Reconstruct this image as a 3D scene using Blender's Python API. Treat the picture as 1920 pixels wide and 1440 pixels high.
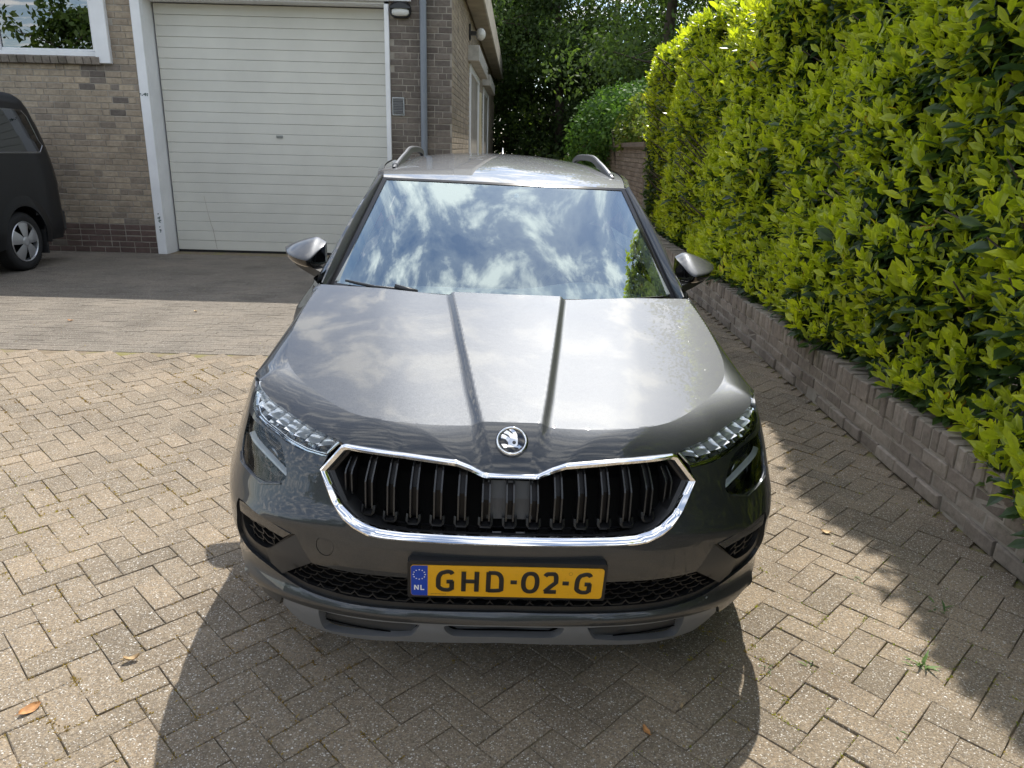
import bpy, bmesh, math, random
import numpy as np
from mathutils import Vector, Matrix
from mathutils.geometry import delaunay_2d_cdt
R_ = math.radians
rng = np.random.default_rng(7)
random.seed(7)
scene = bpy.context.scene
for o in list(bpy.data.objects): bpy.data.objects.remove(o)
COL = scene.collection

# ------------------------------------------------------------------ camera
CAM = np.array([0.0, 0.0, 1.55])
PITCH, ROLL = R_(17.538), R_(1.487)
c_fwd = np.array([0, math.cos(PITCH), -math.sin(PITCH)])
c_up0 = np.array([0, math.sin(PITCH), math.cos(PITCH)])
c_r = np.array([1.0, 0, 0]) * math.cos(ROLL) + c_up0 * math.sin(ROLL)
c_d = np.array([1.0, 0, 0]) * math.sin(ROLL) - c_up0 * math.cos(ROLL)
camd = bpy.data.cameras.new('camera'); cam = bpy.data.objects.new('camera', camd); COL.objects.link(cam)
camd.sensor_fit = 'HORIZONTAL'; camd.sensor_width = 36; camd.lens = 36 * 1400 / 1920
camd.clip_start = .05; camd.clip_end = 600
m = Matrix.Identity(4)
for i in range(3):
    m[i][0] = c_r[i]; m[i][1] = -c_d[i]; m[i][2] = -c_fwd[i]; m[i][3] = CAM[i]
cam.matrix_world = m
scene.camera = cam
def seen(P):
    """depth and frame coordinates (-1..1) of world points"""
    d = np.atleast_2d(P) - CAM; z = d @ c_fwd; z = np.where(z < .05, 1e9, z)
    return z, (d @ c_r) / z * 1400 / 960, (d @ c_d) / z * 1400 / 720

# ------------------------------------------------------------------ light
SUN_EL, SUN_AZ = R_(55), R_(12.5)          # azimuth measured from +Y towards +X
sund = bpy.data.lights.new('sun', 'SUN'); sun = bpy.data.objects.new('sun', sund); COL.objects.link(sun)
sund.energy = 4.3; sund.angle = R_(.53); sund.color = (1.0, .95, .87)
sdir = Vector((math.sin(SUN_AZ) * math.cos(SUN_EL), math.cos(SUN_AZ) * math.cos(SUN_EL), math.sin(SUN_EL)))
sun.rotation_euler = sdir.to_track_quat('Z', 'Y').to_euler()
sun.location = sdir * 40

world = bpy.data.worlds.new('World'); scene.world = world; world.use_nodes = True
nt = world.node_tree; nt.nodes.clear()
def N(t, typ, **kw):
    n = t.nodes.new(typ)
    for k, v in kw.items():
        if k.startswith('i_'):
            key = k[2:]; key = int(key) if key.isdigit() else key.replace('_', ' ')
            n.inputs[key].default_value = v
        else: setattr(n, k, v)
    return n
def LK(t, a, b): t.links.new(a, b)
sky = N(nt, 'ShaderNodeTexSky', sky_type='NISHITA', sun_disc=False)
sky.sun_elevation = SUN_EL; sky.sun_rotation = SUN_AZ; sky.air_density = 1.0; sky.dust_density = .25; sky.ozone_density = 1.3
geo = N(nt, 'ShaderNodeNewGeometry')
sep = N(nt, 'ShaderNodeSeparateXYZ')
tco = N(nt, 'ShaderNodeTexCoord')
LK(nt, tco.outputs['Generated'], sep.inputs[0])
zz = N(nt, 'ShaderNodeMath', operation='MAXIMUM', i_1=.0); LK(nt, sep.outputs[2], zz.inputs[0])
za = N(nt, 'ShaderNodeMath', operation='ADD', i_1=.18); LK(nt, zz.outputs[0], za.inputs[0])
dx = N(nt, 'ShaderNodeMath', operation='DIVIDE'); LK(nt, sep.outputs[0], dx.inputs[0]); LK(nt, za.outputs[0], dx.inputs[1])
dy = N(nt, 'ShaderNodeMath', operation='DIVIDE'); LK(nt, sep.outputs[1], dy.inputs[0]); LK(nt, za.outputs[0], dy.inputs[1])
cmb = N(nt, 'ShaderNodeCombineXYZ'); LK(nt, dx.outputs[0], cmb.inputs[0]); LK(nt, dy.outputs[0], cmb.inputs[1])
mp = N(nt, 'ShaderNodeMapping'); mp.inputs['Scale'].default_value = (2.6, 4.2, 1); mp.inputs['Location'].default_value = (3.1, 1.7, 0)
LK(nt, cmb.outputs[0], mp.inputs[0])
nz = N(nt, 'ShaderNodeTexNoise', i_Scale=2.6, i_Detail=9.0, i_Roughness=.62, i_Distortion=.35); LK(nt, mp.outputs[0], nz.inputs['Vector'])
cr = N(nt, 'ShaderNodeValToRGB'); cr.color_ramp.elements[0].position = .38; cr.color_ramp.elements[1].position = .62
cr.color_ramp.elements[0].color = (0, 0, 0, 1); cr.color_ramp.elements[1].color = (1, 1, 1, 1)
thin = cr.color_ramp.elements.new(.50); thin.color = (.16, .16, .16, 1)
LK(nt, nz.outputs[0], cr.inputs[0])
mx = N(nt, 'ShaderNodeMix', data_type='RGBA'); LK(nt, cr.outputs[0], mx.inputs[0]); LK(nt, sky.outputs[0], mx.inputs[6])
mx.inputs[7].default_value = (11.5, 11.3, 10.8, 1)
bg = N(nt, 'ShaderNodeBackground', i_Strength=.135); LK(nt, mx.outputs[2], bg.inputs[0])
wo = N(nt, 'ShaderNodeOutputWorld'); LK(nt, bg.outputs[0], wo.inputs[0])

vs = scene.view_settings
vs.view_transform = 'Standard'; vs.look = 'None'; vs.exposure = .64; vs.gamma = 1; vs.use_curve_mapping = False
scene.render.engine = 'CYCLES'
scene.cycles.max_bounces = 10; scene.cycles.transparent_max_bounces = 24; scene.cycles.sample_clamp_indirect = 6

# ------------------------------------------------------------------ helpers
def tag(o, label=None, cat=None, group=None, kind=None):
    if label: o['label'] = label
    if cat: o['category'] = cat
    if group: o['group'] = group
    if kind: o['kind'] = kind
    return o
def empty(name, loc=(0, 0, 0), rz=0):
    o = bpy.data.objects.new(name, None); o.location = loc; o.rotation_euler = (0, 0, rz); o.empty_display_size = .2
    COL.objects.link(o); return o
def link(name, me, parent=None, loc=None):
    o = bpy.data.objects.new(name, me); COL.objects.link(o)
    if parent is not None: o.parent = parent
    if loc is not None: o.location = loc
    return o
def mkmesh(name, V, Fa, mats, smooth=False, midx=None, tint=None):
    """V (n,3); Fa list of index tuples or list of equal-width int arrays"""
    me = bpy.data.meshes.new(name)
    V = np.asarray(V, np.float32)
    if isinstance(Fa, np.ndarray): Fa = [Fa]
    if len(Fa) and isinstance(Fa[0], np.ndarray) and Fa[0].ndim == 2:
        loops = np.concatenate([f.ravel() for f in Fa]).astype(np.int32)
        sizes = np.concatenate([np.full(len(f), f.shape[1]) for f in Fa]).astype(np.int32)
    else:
        loops = np.array([i for f in Fa for i in f], np.int32); sizes = np.array([len(f) for f in Fa], np.int32)
    starts = np.concatenate([[0], np.cumsum(sizes)[:-1]]).astype(np.int32)
    me.vertices.add(len(V)); me.vertices.foreach_set('co', V.ravel())
    me.loops.add(len(loops)); me.loops.foreach_set('vertex_index', loops)
    me.polygons.add(len(sizes)); me.polygons.foreach_set('loop_start', starts)
    me.polygons.foreach_set('use_smooth', np.full(len(sizes), smooth is not False))
    if not isinstance(mats, (list, tuple)): mats = [mats]
    for mm in mats: me.materials.append(mm)
    if midx is not None: me.polygons.foreach_set('material_index', np.asarray(midx, np.int32))
    if tint is not None:
        a = me.attributes.new('tint', 'FLOAT', 'POINT'); a.data.foreach_set('value', np.asarray(tint, np.float32))
    me.update(calc_edges=True); me.validate()
    if isinstance(smooth, float): me.set_sharp_from_angle(angle=smooth)
    return me
def mobj(name, V, Fa, mats, parent=None, smooth=False, **kw):
    return link(name, mkmesh(name, V, Fa, mats, smooth, **kw), parent)
class MB:
    def __init__(s): s.V = []; s.F = []
    def add(s, V, Fa):
        n = len(s.V); s.V += [tuple(v) for v in V]; s.F += [tuple(i + n for i in f) for f in Fa]
    def box(s, a, b, M=None):
        x0, y0, z0 = a; x1, y1, z1 = b
        V = [(x0, y0, z0), (x1, y0, z0), (x1, y1, z0), (x0, y1, z0), (x0, y0, z1), (x1, y0, z1), (x1, y1, z1), (x0, y1, z1)]
        if M is not None: V = [tuple(M @ Vector(v)) for v in V]
        s.add(V, [(0, 3, 2, 1), (4, 5, 6, 7), (0, 1, 5, 4), (1, 2, 6, 5), (2, 3, 7, 6), (3, 0, 4, 7)])
    def cbox(s, a, b, c=.004, M=None):
        """box with chamfered edges (via bmesh bevel)"""
        bm = bmesh.new(); bmesh.ops.create_cube(bm, size=1)
        for v in bm.verts: v.co = Vector([a[i] + (v.co[i] + .5) * (b[i] - a[i]) for i in range(3)])
        bmesh.ops.bevel(bm, geom=bm.edges[:], offset=c, segments=1, affect='EDGES')
        bm.verts.index_update()
        V = [v.co.copy() if M is None else M @ v.co for v in bm.verts]; Fa = [tuple(v.index for v in f.verts) for f in bm.faces]
        bm.free(); s.add(V, Fa)
    def tube(s, pts, r, n=10, cap=True):
        pts = [Vector(p) for p in pts]; rs = r if isinstance(r, (list, tuple, np.ndarray)) else [r] * len(pts)
        rings = []
        up = Vector((0, 0, 1)); prev = None
        for i, p in enumerate(pts):
            t = (pts[min(i + 1, len(pts) - 1)] - pts[max(i - 1, 0)]).normalized()
            a = t.cross(up)
            if a.length < .1: a = t.cross(Vector((1, 0, 0)))
            if prev is not None:
                a2 = prev - t * prev.dot(t)
                if a2.length > .01: a = a2
            a.normalize(); prev = a; b = t.cross(a)
            rings.append([p + (a * math.cos(2 * math.pi * k / n) + b * math.sin(2 * math.pi * k / n)) * rs[i] for k in range(n)])
        V = [v for rg in rings for v in rg]; Fa = []
        for i in range(len(rings) - 1):
            for k in range(n): Fa.append((i * n + k, i * n + (k + 1) % n, (i + 1) * n + (k + 1) % n, (i + 1) * n + k))
        if cap: Fa.append(tuple(range(n - 1, -1, -1))); Fa.append(tuple(range((len(rings) - 1) * n, len(rings) * n)))
        s.add(V, Fa)
    def grid(s, P, flip=False, closeu=False):
        P = np.asarray(P); nu, nv = P.shape[:2]; Fa = []
        for i in range(nu - (0 if closeu else 1)):
            for j in range(nv - 1):
                a, b, c, d = i * nv + j, ((i + 1) % nu) * nv + j, ((i + 1) % nu) * nv + j + 1, i * nv + j + 1
                Fa.append((a, d, c, b) if flip else (a, b, c, d))
        s.add(P.reshape(-1, 3), Fa)
    def build(s, name, mats, parent=None, smooth=False, **kw): return mobj(name, np.array(s.V), s.F, mats, parent, smooth, **kw)

# ------------------------------------------------------------------ materials
def mat(name, col=(.5, .5, .5), rough=.5, metal=0, spec=.5, coat=0, coat_r=.03):
    mm = bpy.data.materials.new(name); mm.use_nodes = True; t = mm.node_tree; b = t.nodes['Principled BSDF']
    b.inputs['Base Color'].default_value = (*col, 1); b.inputs['Roughness'].default_value = rough; b.inputs['Metallic'].default_value = metal
    b.inputs['Specular IOR Level'].default_value = spec; b.inputs['Coat Weight'].default_value = coat; b.inputs['Coat Roughness'].default_value = coat_r
    return mm, t, b
def noise(t, scale, detail=4, rough=.55, vec=None, dist=0):
    n = N(t, 'ShaderNodeTexNoise', i_Scale=scale, i_Detail=detail, i_Roughness=rough, i_Distortion=dist)
    if vec is not None: LK(t, vec, n.inputs['Vector'])
    return n
def ramp(t, fac, stops):
    r = N(t, 'ShaderNodeValToRGB'); e = r.color_ramp.elements
    while len(e) < len(stops): e.new(.5)
    for k, (p, c) in enumerate(stops): e[k].position = p; e[k].color = (*c, 1) if len(c) == 3 else c
    LK(t, fac, r.inputs[0]); return r
def mixc(t, fac, a, b, mode='MIX'):
    x = N(t, 'ShaderNodeMix', data_type='RGBA', blend_type=mode)
    for s_, v in ((0, fac), (6, a), (7, b)):
        if hasattr(v, 'links'): LK(t, v, x.inputs[s_])
        else: x.inputs[s_].default_value = v if s_ == 0 else (*v, 1)
    return x.outputs[2]
def bump(t, b, h, strength=.3, dist=.01, base=None):
    n = N(t, 'ShaderNodeBump', i_Strength=strength, i_Distance=dist); LK(t, h, n.inputs['Height'])
    if base is not None: LK(t, base, n.inputs['Normal'])
    LK(t, n.outputs[0], b.inputs['Normal']); return n.outputs[0]
def pos(t): return N(t, 'ShaderNodeNewGeometry').outputs['Position']
def math_(t, op, a, b=None):
    n = N(t, 'ShaderNodeMath', operation=op)
    for i, v in enumerate((a, b)):
        if v is None: continue
        if hasattr(v, 'links'): LK(t, v, n.inputs[i])
        else: n.inputs[i].default_value = v
    return n.outputs[0]
def attr(t, nm='tint'): return N(t, 'ShaderNodeAttribute', attribute_name=nm).outputs['Fac']
MAT = {}
def simple(key, col, rough=.5, metal=0, spec=.5, coat=0, var=.0, vscale=6, bscale=0, bstr=.2, bdist=.004, coat_r=.03):
    mm, t, b = mat(key, col, rough, metal, spec, coat, coat_r); p = pos(t)
    if var:
        n = noise(t, vscale, 6, .6, p)
        r = ramp(t, n.outputs[0], [(.3, tuple(x * (1 - var) for x in col)), (.7, tuple(min(1, x * (1 + var)) for x in col))])
        LK(t, r.outputs[0], b.inputs['Base Color'])
    if bscale: bump(t, b, noise(t, bscale, 5, .6, p).outputs[0], bstr, bdist)
    MAT[key] = mm; return mm
simple('mortar', (.33, .30, .255), .95, var=.25, vscale=5, bscale=90, bstr=.5)
simple('white_paint', (.82, .83, .84), .45, var=.06, vscale=3, bscale=40, bstr=.12)
simple('grey_pvc', (.2, .225, .26), .4, var=.08, vscale=4)
simple('concrete_lintel', (.42, .40, .36), .85, var=.25, vscale=7, bscale=60, bstr=.4)
simple('fascia', (.36, .33, .27), .8, var=.3, vscale=2.5, bscale=30)
simple('black_plastic', (.012, .012, .013), .42, var=.2, vscale=20, bscale=500, bstr=.1, bdist=.001)
simple('matte_plastic', (.035, .035, .036), .5, bscale=700, bstr=.15, bdist=.0008)
simple('gloss_black', (.006, .006, .007), .06, coat=1)
simple('void_black', (.004, .004, .004), .9, spec=.1)
simple('rubber', (.014, .014, .015), .75, bscale=60, bstr=.25)
simple('chrome', (.86, .87, .88), .05, 1)
simple('satin_silver', (.36, .37, .38), .3, 1)
simple('silver_trim', (.5, .51, .53), .33, .9)
simple('rail_satin', (.13, .133, .14), .4, .6)
simple('hubcap', (.5, .51, .53), .35, .7)
simple('lamp_black', (.02, .02, .022), .35)
simple('opal', (.6, .6, .56), .25, spec=.5)
simple('skid_grey', (.21, .215, .225), .45, .2, var=.04, vscale=30)
simple('dash_plastic', (.66, .70, .67), .75, var=.1, vscale=8)  # dark dash coloured pale, standing in for reflection haze on the windscreen
simple('seat_cloth', (.03, .032, .035), .9)
simple('headliner', (.7, .7, .66), .9)
simple('bark', (.07, .055, .04), .95, var=.4, vscale=9, bscale=24, bstr=.8, bdist=.02)
simple('soil', (.045, .035, .025), 1, var=.4, vscale=10, bscale=30, bstr=.8)
simple('door_white', (.62, .63, .62), .5, var=.05)
simple('cream', (.62, .55, .36), .6)
simple('eu_blue', (.004, .05, .42), .35)
simple('plate_black', (.012, .012, .012), .4)
simple('print_white', (.85, .85, .85), .5)
simple('tail_red', (.25, .01, .012), .12, coat=1)
simple('dry_leaf', (.42, .2, .07), .7, var=.4, vscale=60)
simple('pale_leaf', (.5, .36, .2), .75, var=.3, vscale=60)
simple('guide_white', (.75, .78, .82), .18, spec=.6, coat=.6)
simple('blade_brown_reflection', (.05, .045, .04), .08, coat=1)  # gloss vent blade, brown of the reflected paving put into its colour
def yellow():
    mm, t, b = mat('plate_yellow', (.78, .40, .004), .33, coat=.25); p = pos(t)
    n = noise(t, 60, 6, .7, p); n2 = noise(t, 300, 3, .7, p)
    dirt = ramp(t, n.outputs[0], [(.56, (0, 0, 0)), (.75, (1, 1, 1))])
    f = math_(t, 'MULTIPLY', dirt.outputs[0], n2.outputs[0])
    LK(t, mixc(t, math_(t, 'MULTIPLY', f, .5), (.78, .40, .004), (.25, .15, .02)), b.inputs['Base Color']); MAT['plate_yellow'] = mm
yellow()
def carpaint(key, base, rough=.3, metal=.85, flake=.35, coat=1.0):
    mm, t, b = mat(key, base, rough, metal, .5, coat, .015)
    p = N(t, 'ShaderNodeTexCoord').outputs['Object']
    v = N(t, 'ShaderNodeTexVoronoi', i_Scale=900.0); LK(t, p, v.inputs['Vector'])
    sp = N(t, 'ShaderNodeSeparateColor'); LK(t, v.outputs['Color'], sp.inputs[0])
    r = ramp(t, sp.outputs[0], [(0, tuple(x * (1 - flake) for x in base)), (1, tuple(x * (1 + flake) for x in base))])
    LK(t, r.outputs[0], b.inputs['Base Color'])
    # tiny random tilt of the flakes under a smooth clear coat
    g = N(t, 'ShaderNodeNewGeometry'); sub = N(t, 'ShaderNodeVectorMath', operation='SUBTRACT'); LK(t, v.outputs['Color'], sub.inputs[0]); sub.inputs[1].default_value = (.5, .5, .5)
    sc = N(t, 'ShaderNodeVectorMath', operation='SCALE'); LK(t, sub.outputs[0], sc.inputs[0]); sc.inputs['Scale'].default_value = .07
    ad = N(t, 'ShaderNodeVectorMath', operation='ADD'); LK(t, g.outputs['Normal'], ad.inputs[0]); LK(t, sc.outputs[0], ad.inputs[1])
    nn = N(t, 'ShaderNodeVectorMath', operation='NORMALIZE'); LK(t, ad.outputs[0], nn.inputs[0])
    b.inputs['Coat IOR'].default_value = 1.5 if key == 'car_paint' else 1.5; LK(t, nn.outputs[0], b.inputs['Normal']); LK(t, g.outputs['Normal'], b.inputs['Coat Normal'])
    MAT[key] = mm
carpaint('car_paint', (.055, .059, .065), .505, .87, .16)
carpaint('van_paint', (.005, .006, .008), .45, .2, .2, .18)
def glass(key, tint, refl, ior=1.5, rough=0.0, gcol=(.95, .97, 1)):
    mm = bpy.data.materials.new(key); mm.use_nodes = True; t = mm.node_tree; t.nodes.clear()
    fr = N(t, 'ShaderNodeFresnel', i_IOR=ior); f = math_(t, 'MULTIPLY', fr.outputs[0], refl); f = math_(t, 'MINIMUM', f, 1.0)
    tr = N(t, 'ShaderNodeBsdfTransparent'); tr.inputs[0].default_value = (*tint, 1)
    gl = N(t, 'ShaderNodeBsdfGlossy', i_Roughness=rough); gl.inputs[0].default_value = (*gcol, 1)
    ms = N(t, 'ShaderNodeMixShader'); LK(t, f, ms.inputs[0]); LK(t, tr.outputs[0], ms.inputs[1]); LK(t, gl.outputs[0], ms.inputs[2])
    o = N(t, 'ShaderNodeOutputMaterial'); LK(t, ms.outputs[0], o.inputs[0]); MAT[key] = mm
glass('windscreen_glass', (.90, .97, .96), 2.45, 2.0, 0, (.80, .95, 1))
glass('side_glass', (.75, .80, .78), 1.3, 1.5)
glass('dark_glass', (.08, .09, .09), 1.8, 1.5)
glass('clear_cover', (.95, .97, .97), 1.0, 1.42)
glass('window_glass', (.2, .25, .22), 2.1, 1.9)

def brickmat(key, stops, rough=.9, moss=None, scale=26, dirt=.3, bstr=.6):
    """tint attribute (0..1) picks the brick's own colour; grain, pits and blotches on top"""
    mm, t, b = mat(key, (.3, .3, .3), rough); p = pos(t)
    n1 = noise(t, scale, 7, .65, p); n2 = noise(t, 2.2, 4, .6, p); n3 = noise(t, 140, 3, .6, p)
    c = ramp(t, attr(t), stops).outputs[0]
    sh = ramp(t, n1.outputs[0], [(.25, (.62, .6, .58)), (.75, (1.3, 1.3, 1.28))]).outputs[0]
    c = mixc(t, .8, c, sh, 'MULTIPLY')
    dr = ramp(t, n2.outputs[0], [(.4, (1, 1, 1)), (.75, (1 - dirt, 1 - dirt, 1 - dirt))]).outputs[0]
    c = mixc(t, 1.0, c, dr, 'MULTIPLY')
    if moss:
        mo = ramp(t, noise(t, 5, 8, .7, p).outputs[0], [(.55, (0, 0, 0)), (.72, (1, 1, 1))]).outputs[0]
        c = mixc(t, math_(t, 'MULTIPLY', mo, moss[1]), c, moss[0])
    LK(t, c, b.inputs['Base Color'])
    h = math_(t, 'ADD', n1.outputs[0], math_(t, 'MULTIPLY', n3.outputs[0], .5))
    bump(t, b, h, bstr, .006); MAT[key] = mm
brickmat('facade_brick', [(0, (.12, .08, .072)), (.09, (.135, .092, .08)), (.15, (.135, .115, .10)), (.3, (.20, .17, .145)), (.55, (.34, .28, .215)), (.8, (.43, .355, .265)), (1, (.48, .385, .28))], dirt=.35)
brickmat('planter_brick', [(0, (.19, .16, .135)), (.5, (.29, .25, .21)), (1, (.37, .325, .275))], moss=((.07, .08, .03), .5), dirt=.4)
brickmat('garden_brick', [(0, (.23, .185, .15)), (1, (.35, .29, .24))], dirt=.3)
def pavermat(key, a, b_, c_, peb=.62):
    mm, t, b = mat(key, a, .92); p = pos(t)
    base = ramp(t, attr(t), [(0, a), (.5, b_), (1, c_)]).outputs[0]
    n1 = noise(t, 130, 5, .75, p); n2 = noise(t, 1.6, 5, .6, p)
    base = mixc(t, .8, base, ramp(t, n1.outputs[0], [(.36, (.42, .41, .40)), (.64, (1.45, 1.43, 1.38))]).outputs[0], 'MULTIPLY')
    base = mixc(t, 1, base, ramp(t, n2.outputs[0], [(.35, (1.12, 1.09, 1.05)), (.5, (.97, .96, .94)), (.68, (.70, .68, .66))]).outputs[0], 'MULTIPLY')
    cols = None; h = n1.outputs[0]
    for sc, thr, dens in ((100, .33, .62), (210, .42, .45)):
        v = N(t, 'ShaderNodeTexVoronoi', i_Scale=float(sc), i_Randomness=1.0); 
        wv = N(t, 'ShaderNodeMapping'); wv.inputs['Scale'].default_value = (1, 1.25, 1); LK(t, p, wv.inputs[0]); LK(t, wv.outputs[0], v.inputs['Vector'])
        sp = N(t, 'ShaderNodeSeparateColor'); LK(t, v.outputs['Color'], sp.inputs[0])
        near = math_(t, 'LESS_THAN', v.outputs['Distance'], thr)
        pick = math_(t, 'GREATER_THAN', sp.outputs[0], dens)
        msk = math_(t, 'MULTIPLY', near, pick)
        pc = ramp(t, sp.outputs[1], [(0, (.10, .085, .07)), (.4, (.26, .22, .175)), (.78, (peb * .55, peb * .5, peb * .42)), (.9, (peb * .8, peb * .77, peb * .7)), (1, (peb, peb * .97, peb * .92))]).outputs[0]
        base = mixc(t, math_(t, 'MULTIPLY', msk, .85), base, pc)
        h = math_(t, 'ADD', h, math_(t, 'MULTIPLY', msk, .55))
    LK(t, base, b.inputs['Base Color']); bump(t, b, h, 1.0, .005); MAT[key] = mm
pavermat('paver_concrete', (.205, .17, .125), (.265, .216, .157), (.32, .257, .184), .88)
pavermat('paver_grey', (.17, .15, .128), (.205, .183, .155), (.235, .21, .178), .7)
def jointmat():
    mm, t, b = mat('joint_sand', (.1, .08, .06), 1); p = pos(t)
    n = noise(t, 6, 8, .7, p); n2 = noise(t, 150, 4, .7, p)
    r = ramp(t, n.outputs[0], [(.35, (.17, .13, .085)), (.5, (.22, .175, .12)), (.6, (.19, .18, .06)), (.72, (.2, .13, .065))]).outputs[0]
    LK(t, mixc(t, .7, r, ramp(t, n2.outputs[0], [(.3, (.5, .5, .5)), (.7, (1.4, 1.4, 1.4))]).outputs[0], 'MULTIPLY'), b.inputs['Base Color'])
    bump(t, b, n2.outputs[0], .8, .006); MAT['joint_sand'] = mm
jointmat()
def leafmat(key, stops, rough=.35, trans=.35, tcol=(1.25, 1.35, .5), vein=0, spec=.5):
    mm, t, b = mat(key, (.1, .2, .03), rough, 0, spec); p = pos(t)
    c = ramp(t, attr(t), stops).outputs[0]
    n = noise(t, 25, 3, .6, p)
    c = mixc(t, .6, c, ramp(t, n.outputs[0], [(.3, (.75, .78, .7)), (.7, (1.2, 1.18, 1.2))]).outputs[0], 'MULTIPLY')
    LK(t, c, b.inputs['Base Color'])
    tr = N(t, 'ShaderNodeBsdfTranslucent'); LK(t, mixc(t, 1.0, c, tcol, 'MULTIPLY'), tr.inputs[0])
    ms = N(t, 'ShaderNodeMixShader', i_0=trans); LK(t, b.outputs[0], ms.inputs[1]); LK(t, tr.outputs[0], ms.inputs[2])
    LK(t, ms.outputs[0], t.nodes['Material Output'].inputs[0]); MAT[key] = mm
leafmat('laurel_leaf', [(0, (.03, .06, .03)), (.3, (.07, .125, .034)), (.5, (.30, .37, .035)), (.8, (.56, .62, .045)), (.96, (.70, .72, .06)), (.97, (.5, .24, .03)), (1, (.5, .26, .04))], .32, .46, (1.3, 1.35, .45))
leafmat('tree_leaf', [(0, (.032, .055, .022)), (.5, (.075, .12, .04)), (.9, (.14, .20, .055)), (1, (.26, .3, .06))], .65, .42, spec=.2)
leafmat('ivy_leaf', [(0, (.045, .10, .03)), (.6, (.10, .20, .045)), (1, (.16, .27, .06))], .6, .35, spec=.25)
leafmat('shrub_leaf', [(0, (.08, .12, .02)), (.6, (.18, .24, .04)), (.9, (.26, .3, .06)), (1, (.3, .2, .06))], .4, .35)
leafmat('moss', [(0, (.24, .15, .06)), (.4, (.36, .25, .07)), (.6, (.30, .31, .06)), (1, (.26, .36, .06))], .9, .4)
leafmat('weed_leaf', [(0, (.06, .13, .03)), (1, (.14, .24, .06))], .5, .3)
# ------------------------------------------------------------------ brick pieces
def piece(l, h, d, c, jit=0, seed=0):
    """one brick: local x length, z height, front face at y=0 looking to -y, chamfer c"""
    r = np.random.default_rng(seed); x, z = l / 2, h / 2
    V = [(-x + c, 0, -z + c), (x - c, 0, -z + c), (x - c, 0, z - c), (-x + c, 0, z - c),
         (-x, c, -z), (x, c, -z), (x, c, z), (-x, c, z), (-x, d, -z), (x, d, -z), (x, d, z), (-x, d, z)]
    V = np.array(V); V[:8] += r.uniform(-jit, jit, (8, 3))
    Fq = np.array([(0, 1, 2, 3), (4, 5, 1, 0), (5, 6, 2, 1), (6, 7, 3, 2), (7, 4, 0, 3), (8, 9, 5, 4), (9, 10, 6, 5), (10, 11, 7, 6), (11, 8, 4, 7)])
    return V, Fq
def frame_m(ex, ey, ez, loc):
    mm = Matrix.Identity(4)
    for i in range(3): mm[i][0] = ex[i]; mm[i][1] = ey[i]; mm[i][2] = ez[i]; mm[i][3] = loc[i]
    return mm
def lay(rows, ex, ey, ez, name, stuff_name, material, parent, depth=.06, c=.004, jit=.0015, limit=300, tints=8, single=True):
    """rows: list of (centre, length, height, tint, yaw). The ones largest in view become objects, the rest one stuff part"""
    ex, ey, ez = map(np.asarray, (ex, ey, ez))
    P = np.array([r[0] for r in rows]); z, u, v = seen(P)
    vis = (np.abs(u) < 1.02) & (np.abs(v) < 1.03) & (z < 100)
    size = np.array([r[1] * r[2] for r in rows]) / z ** 2 * np.abs(((P - CAM) / np.linalg.norm(P - CAM, axis=1)[:, None]) @ ey)
    size[~vis] = -1; order = np.argsort(-size); chosen = set(order[:limit][size[order[:limit]] > 0].tolist()) if single else set()
    cache = {}; V = []; Fq = []; T = []; n = 0
    for i, (p, l, h, ti, yaw) in enumerate(rows):
        cs, sn = math.cos(yaw), math.sin(yaw)
        e1 = ex * cs + ez * sn; e3 = -ex * sn + ez * cs
        if i in chosen:
            k = (round(l, 3), round(h, 3), int(ti * tints) if ti < 1 else tints - 1)
            if k not in cache:
                pv, pf = piece(l, h, depth, c, jit, len(cache)); cache[k] = mkmesh(name, pv, pf, material, tint=np.full(12, (k[2] + .5) / tints))
            o = link(name, cache[k], parent); o.matrix_local = frame_m(e1, ey, e3, p)
        else:
            pv, pf = piece(l, h, depth, c, jit, i)
            V.append(np.asarray(p) + pv[:, :1] * e1 + pv[:, 1:2] * ey + pv[:, 2:] * e3); Fq.append(pf + n); n += 12; T.append(np.full(12, ti))
    if V:
        o = mobj(stuff_name, np.vstack(V), np.vstack(Fq), material, parent, tint=np.concatenate(T)); o['kind'] = 'stuff'
def courses(u0, u1, z0, z1, holes, ch, L, mort, rnd, bond='wild'):
    """brick spans (u centre, z centre, length) for a wall stretch with rectangular holes (ua, ub, za, zb)"""
    out = []; n = int((z1 - z0) / ch + .5)
    for k in range(n):
        zc = z0 + (k + .5) * ch; spans = [(u0, u1)]
        for (a, b, za, zb) in holes:
            if za < zc < zb:
                spans = [s for sp in spans for s in ((sp[0], min(sp[1], a)), (max(sp[0], b), sp[1])) if s[1] - s[0] > .02]
        for a, b in spans:
            x = a - (0 if k % 2 else L / 2) + (rnd.choice([0, L * .25, -L * .25]) if bond == 'wild' else 0)
            while x < b:
                l = L if (bond != 'wild' or rnd.random() > .16) else L * .5
                s, e = max(x, a), min(x + l, b)
                if e - s > .03: out.append(((s + e) / 2, zc, e - s - mort))
                x += l
    return out

# ------------------------------------------------------------------ ground
def sheet(name, x0, x1, y0, y1, z, m_, nx=2, ny=2):
    X, Y = np.meshgrid(np.linspace(x0, x1, nx), np.linspace(y0, y1, ny), indexing='ij'); g = MB(); g.grid(np.stack([X, Y, X * 0 + z], -1))
    return g.build(name, m_)
gmat = simple('earth', (.06, .05, .035), 1, var=.4, vscale=3, bscale=20, bstr=.6)
o = sheet('ground', -160, 160, -160, 160, -.03, gmat); o['kind'] = 'structure'
pave = sheet('pavement', -9.6, 2.25, -4.5, 30, -.0036, MAT['joint_sand']); pave['kind'] = 'structure'
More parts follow.
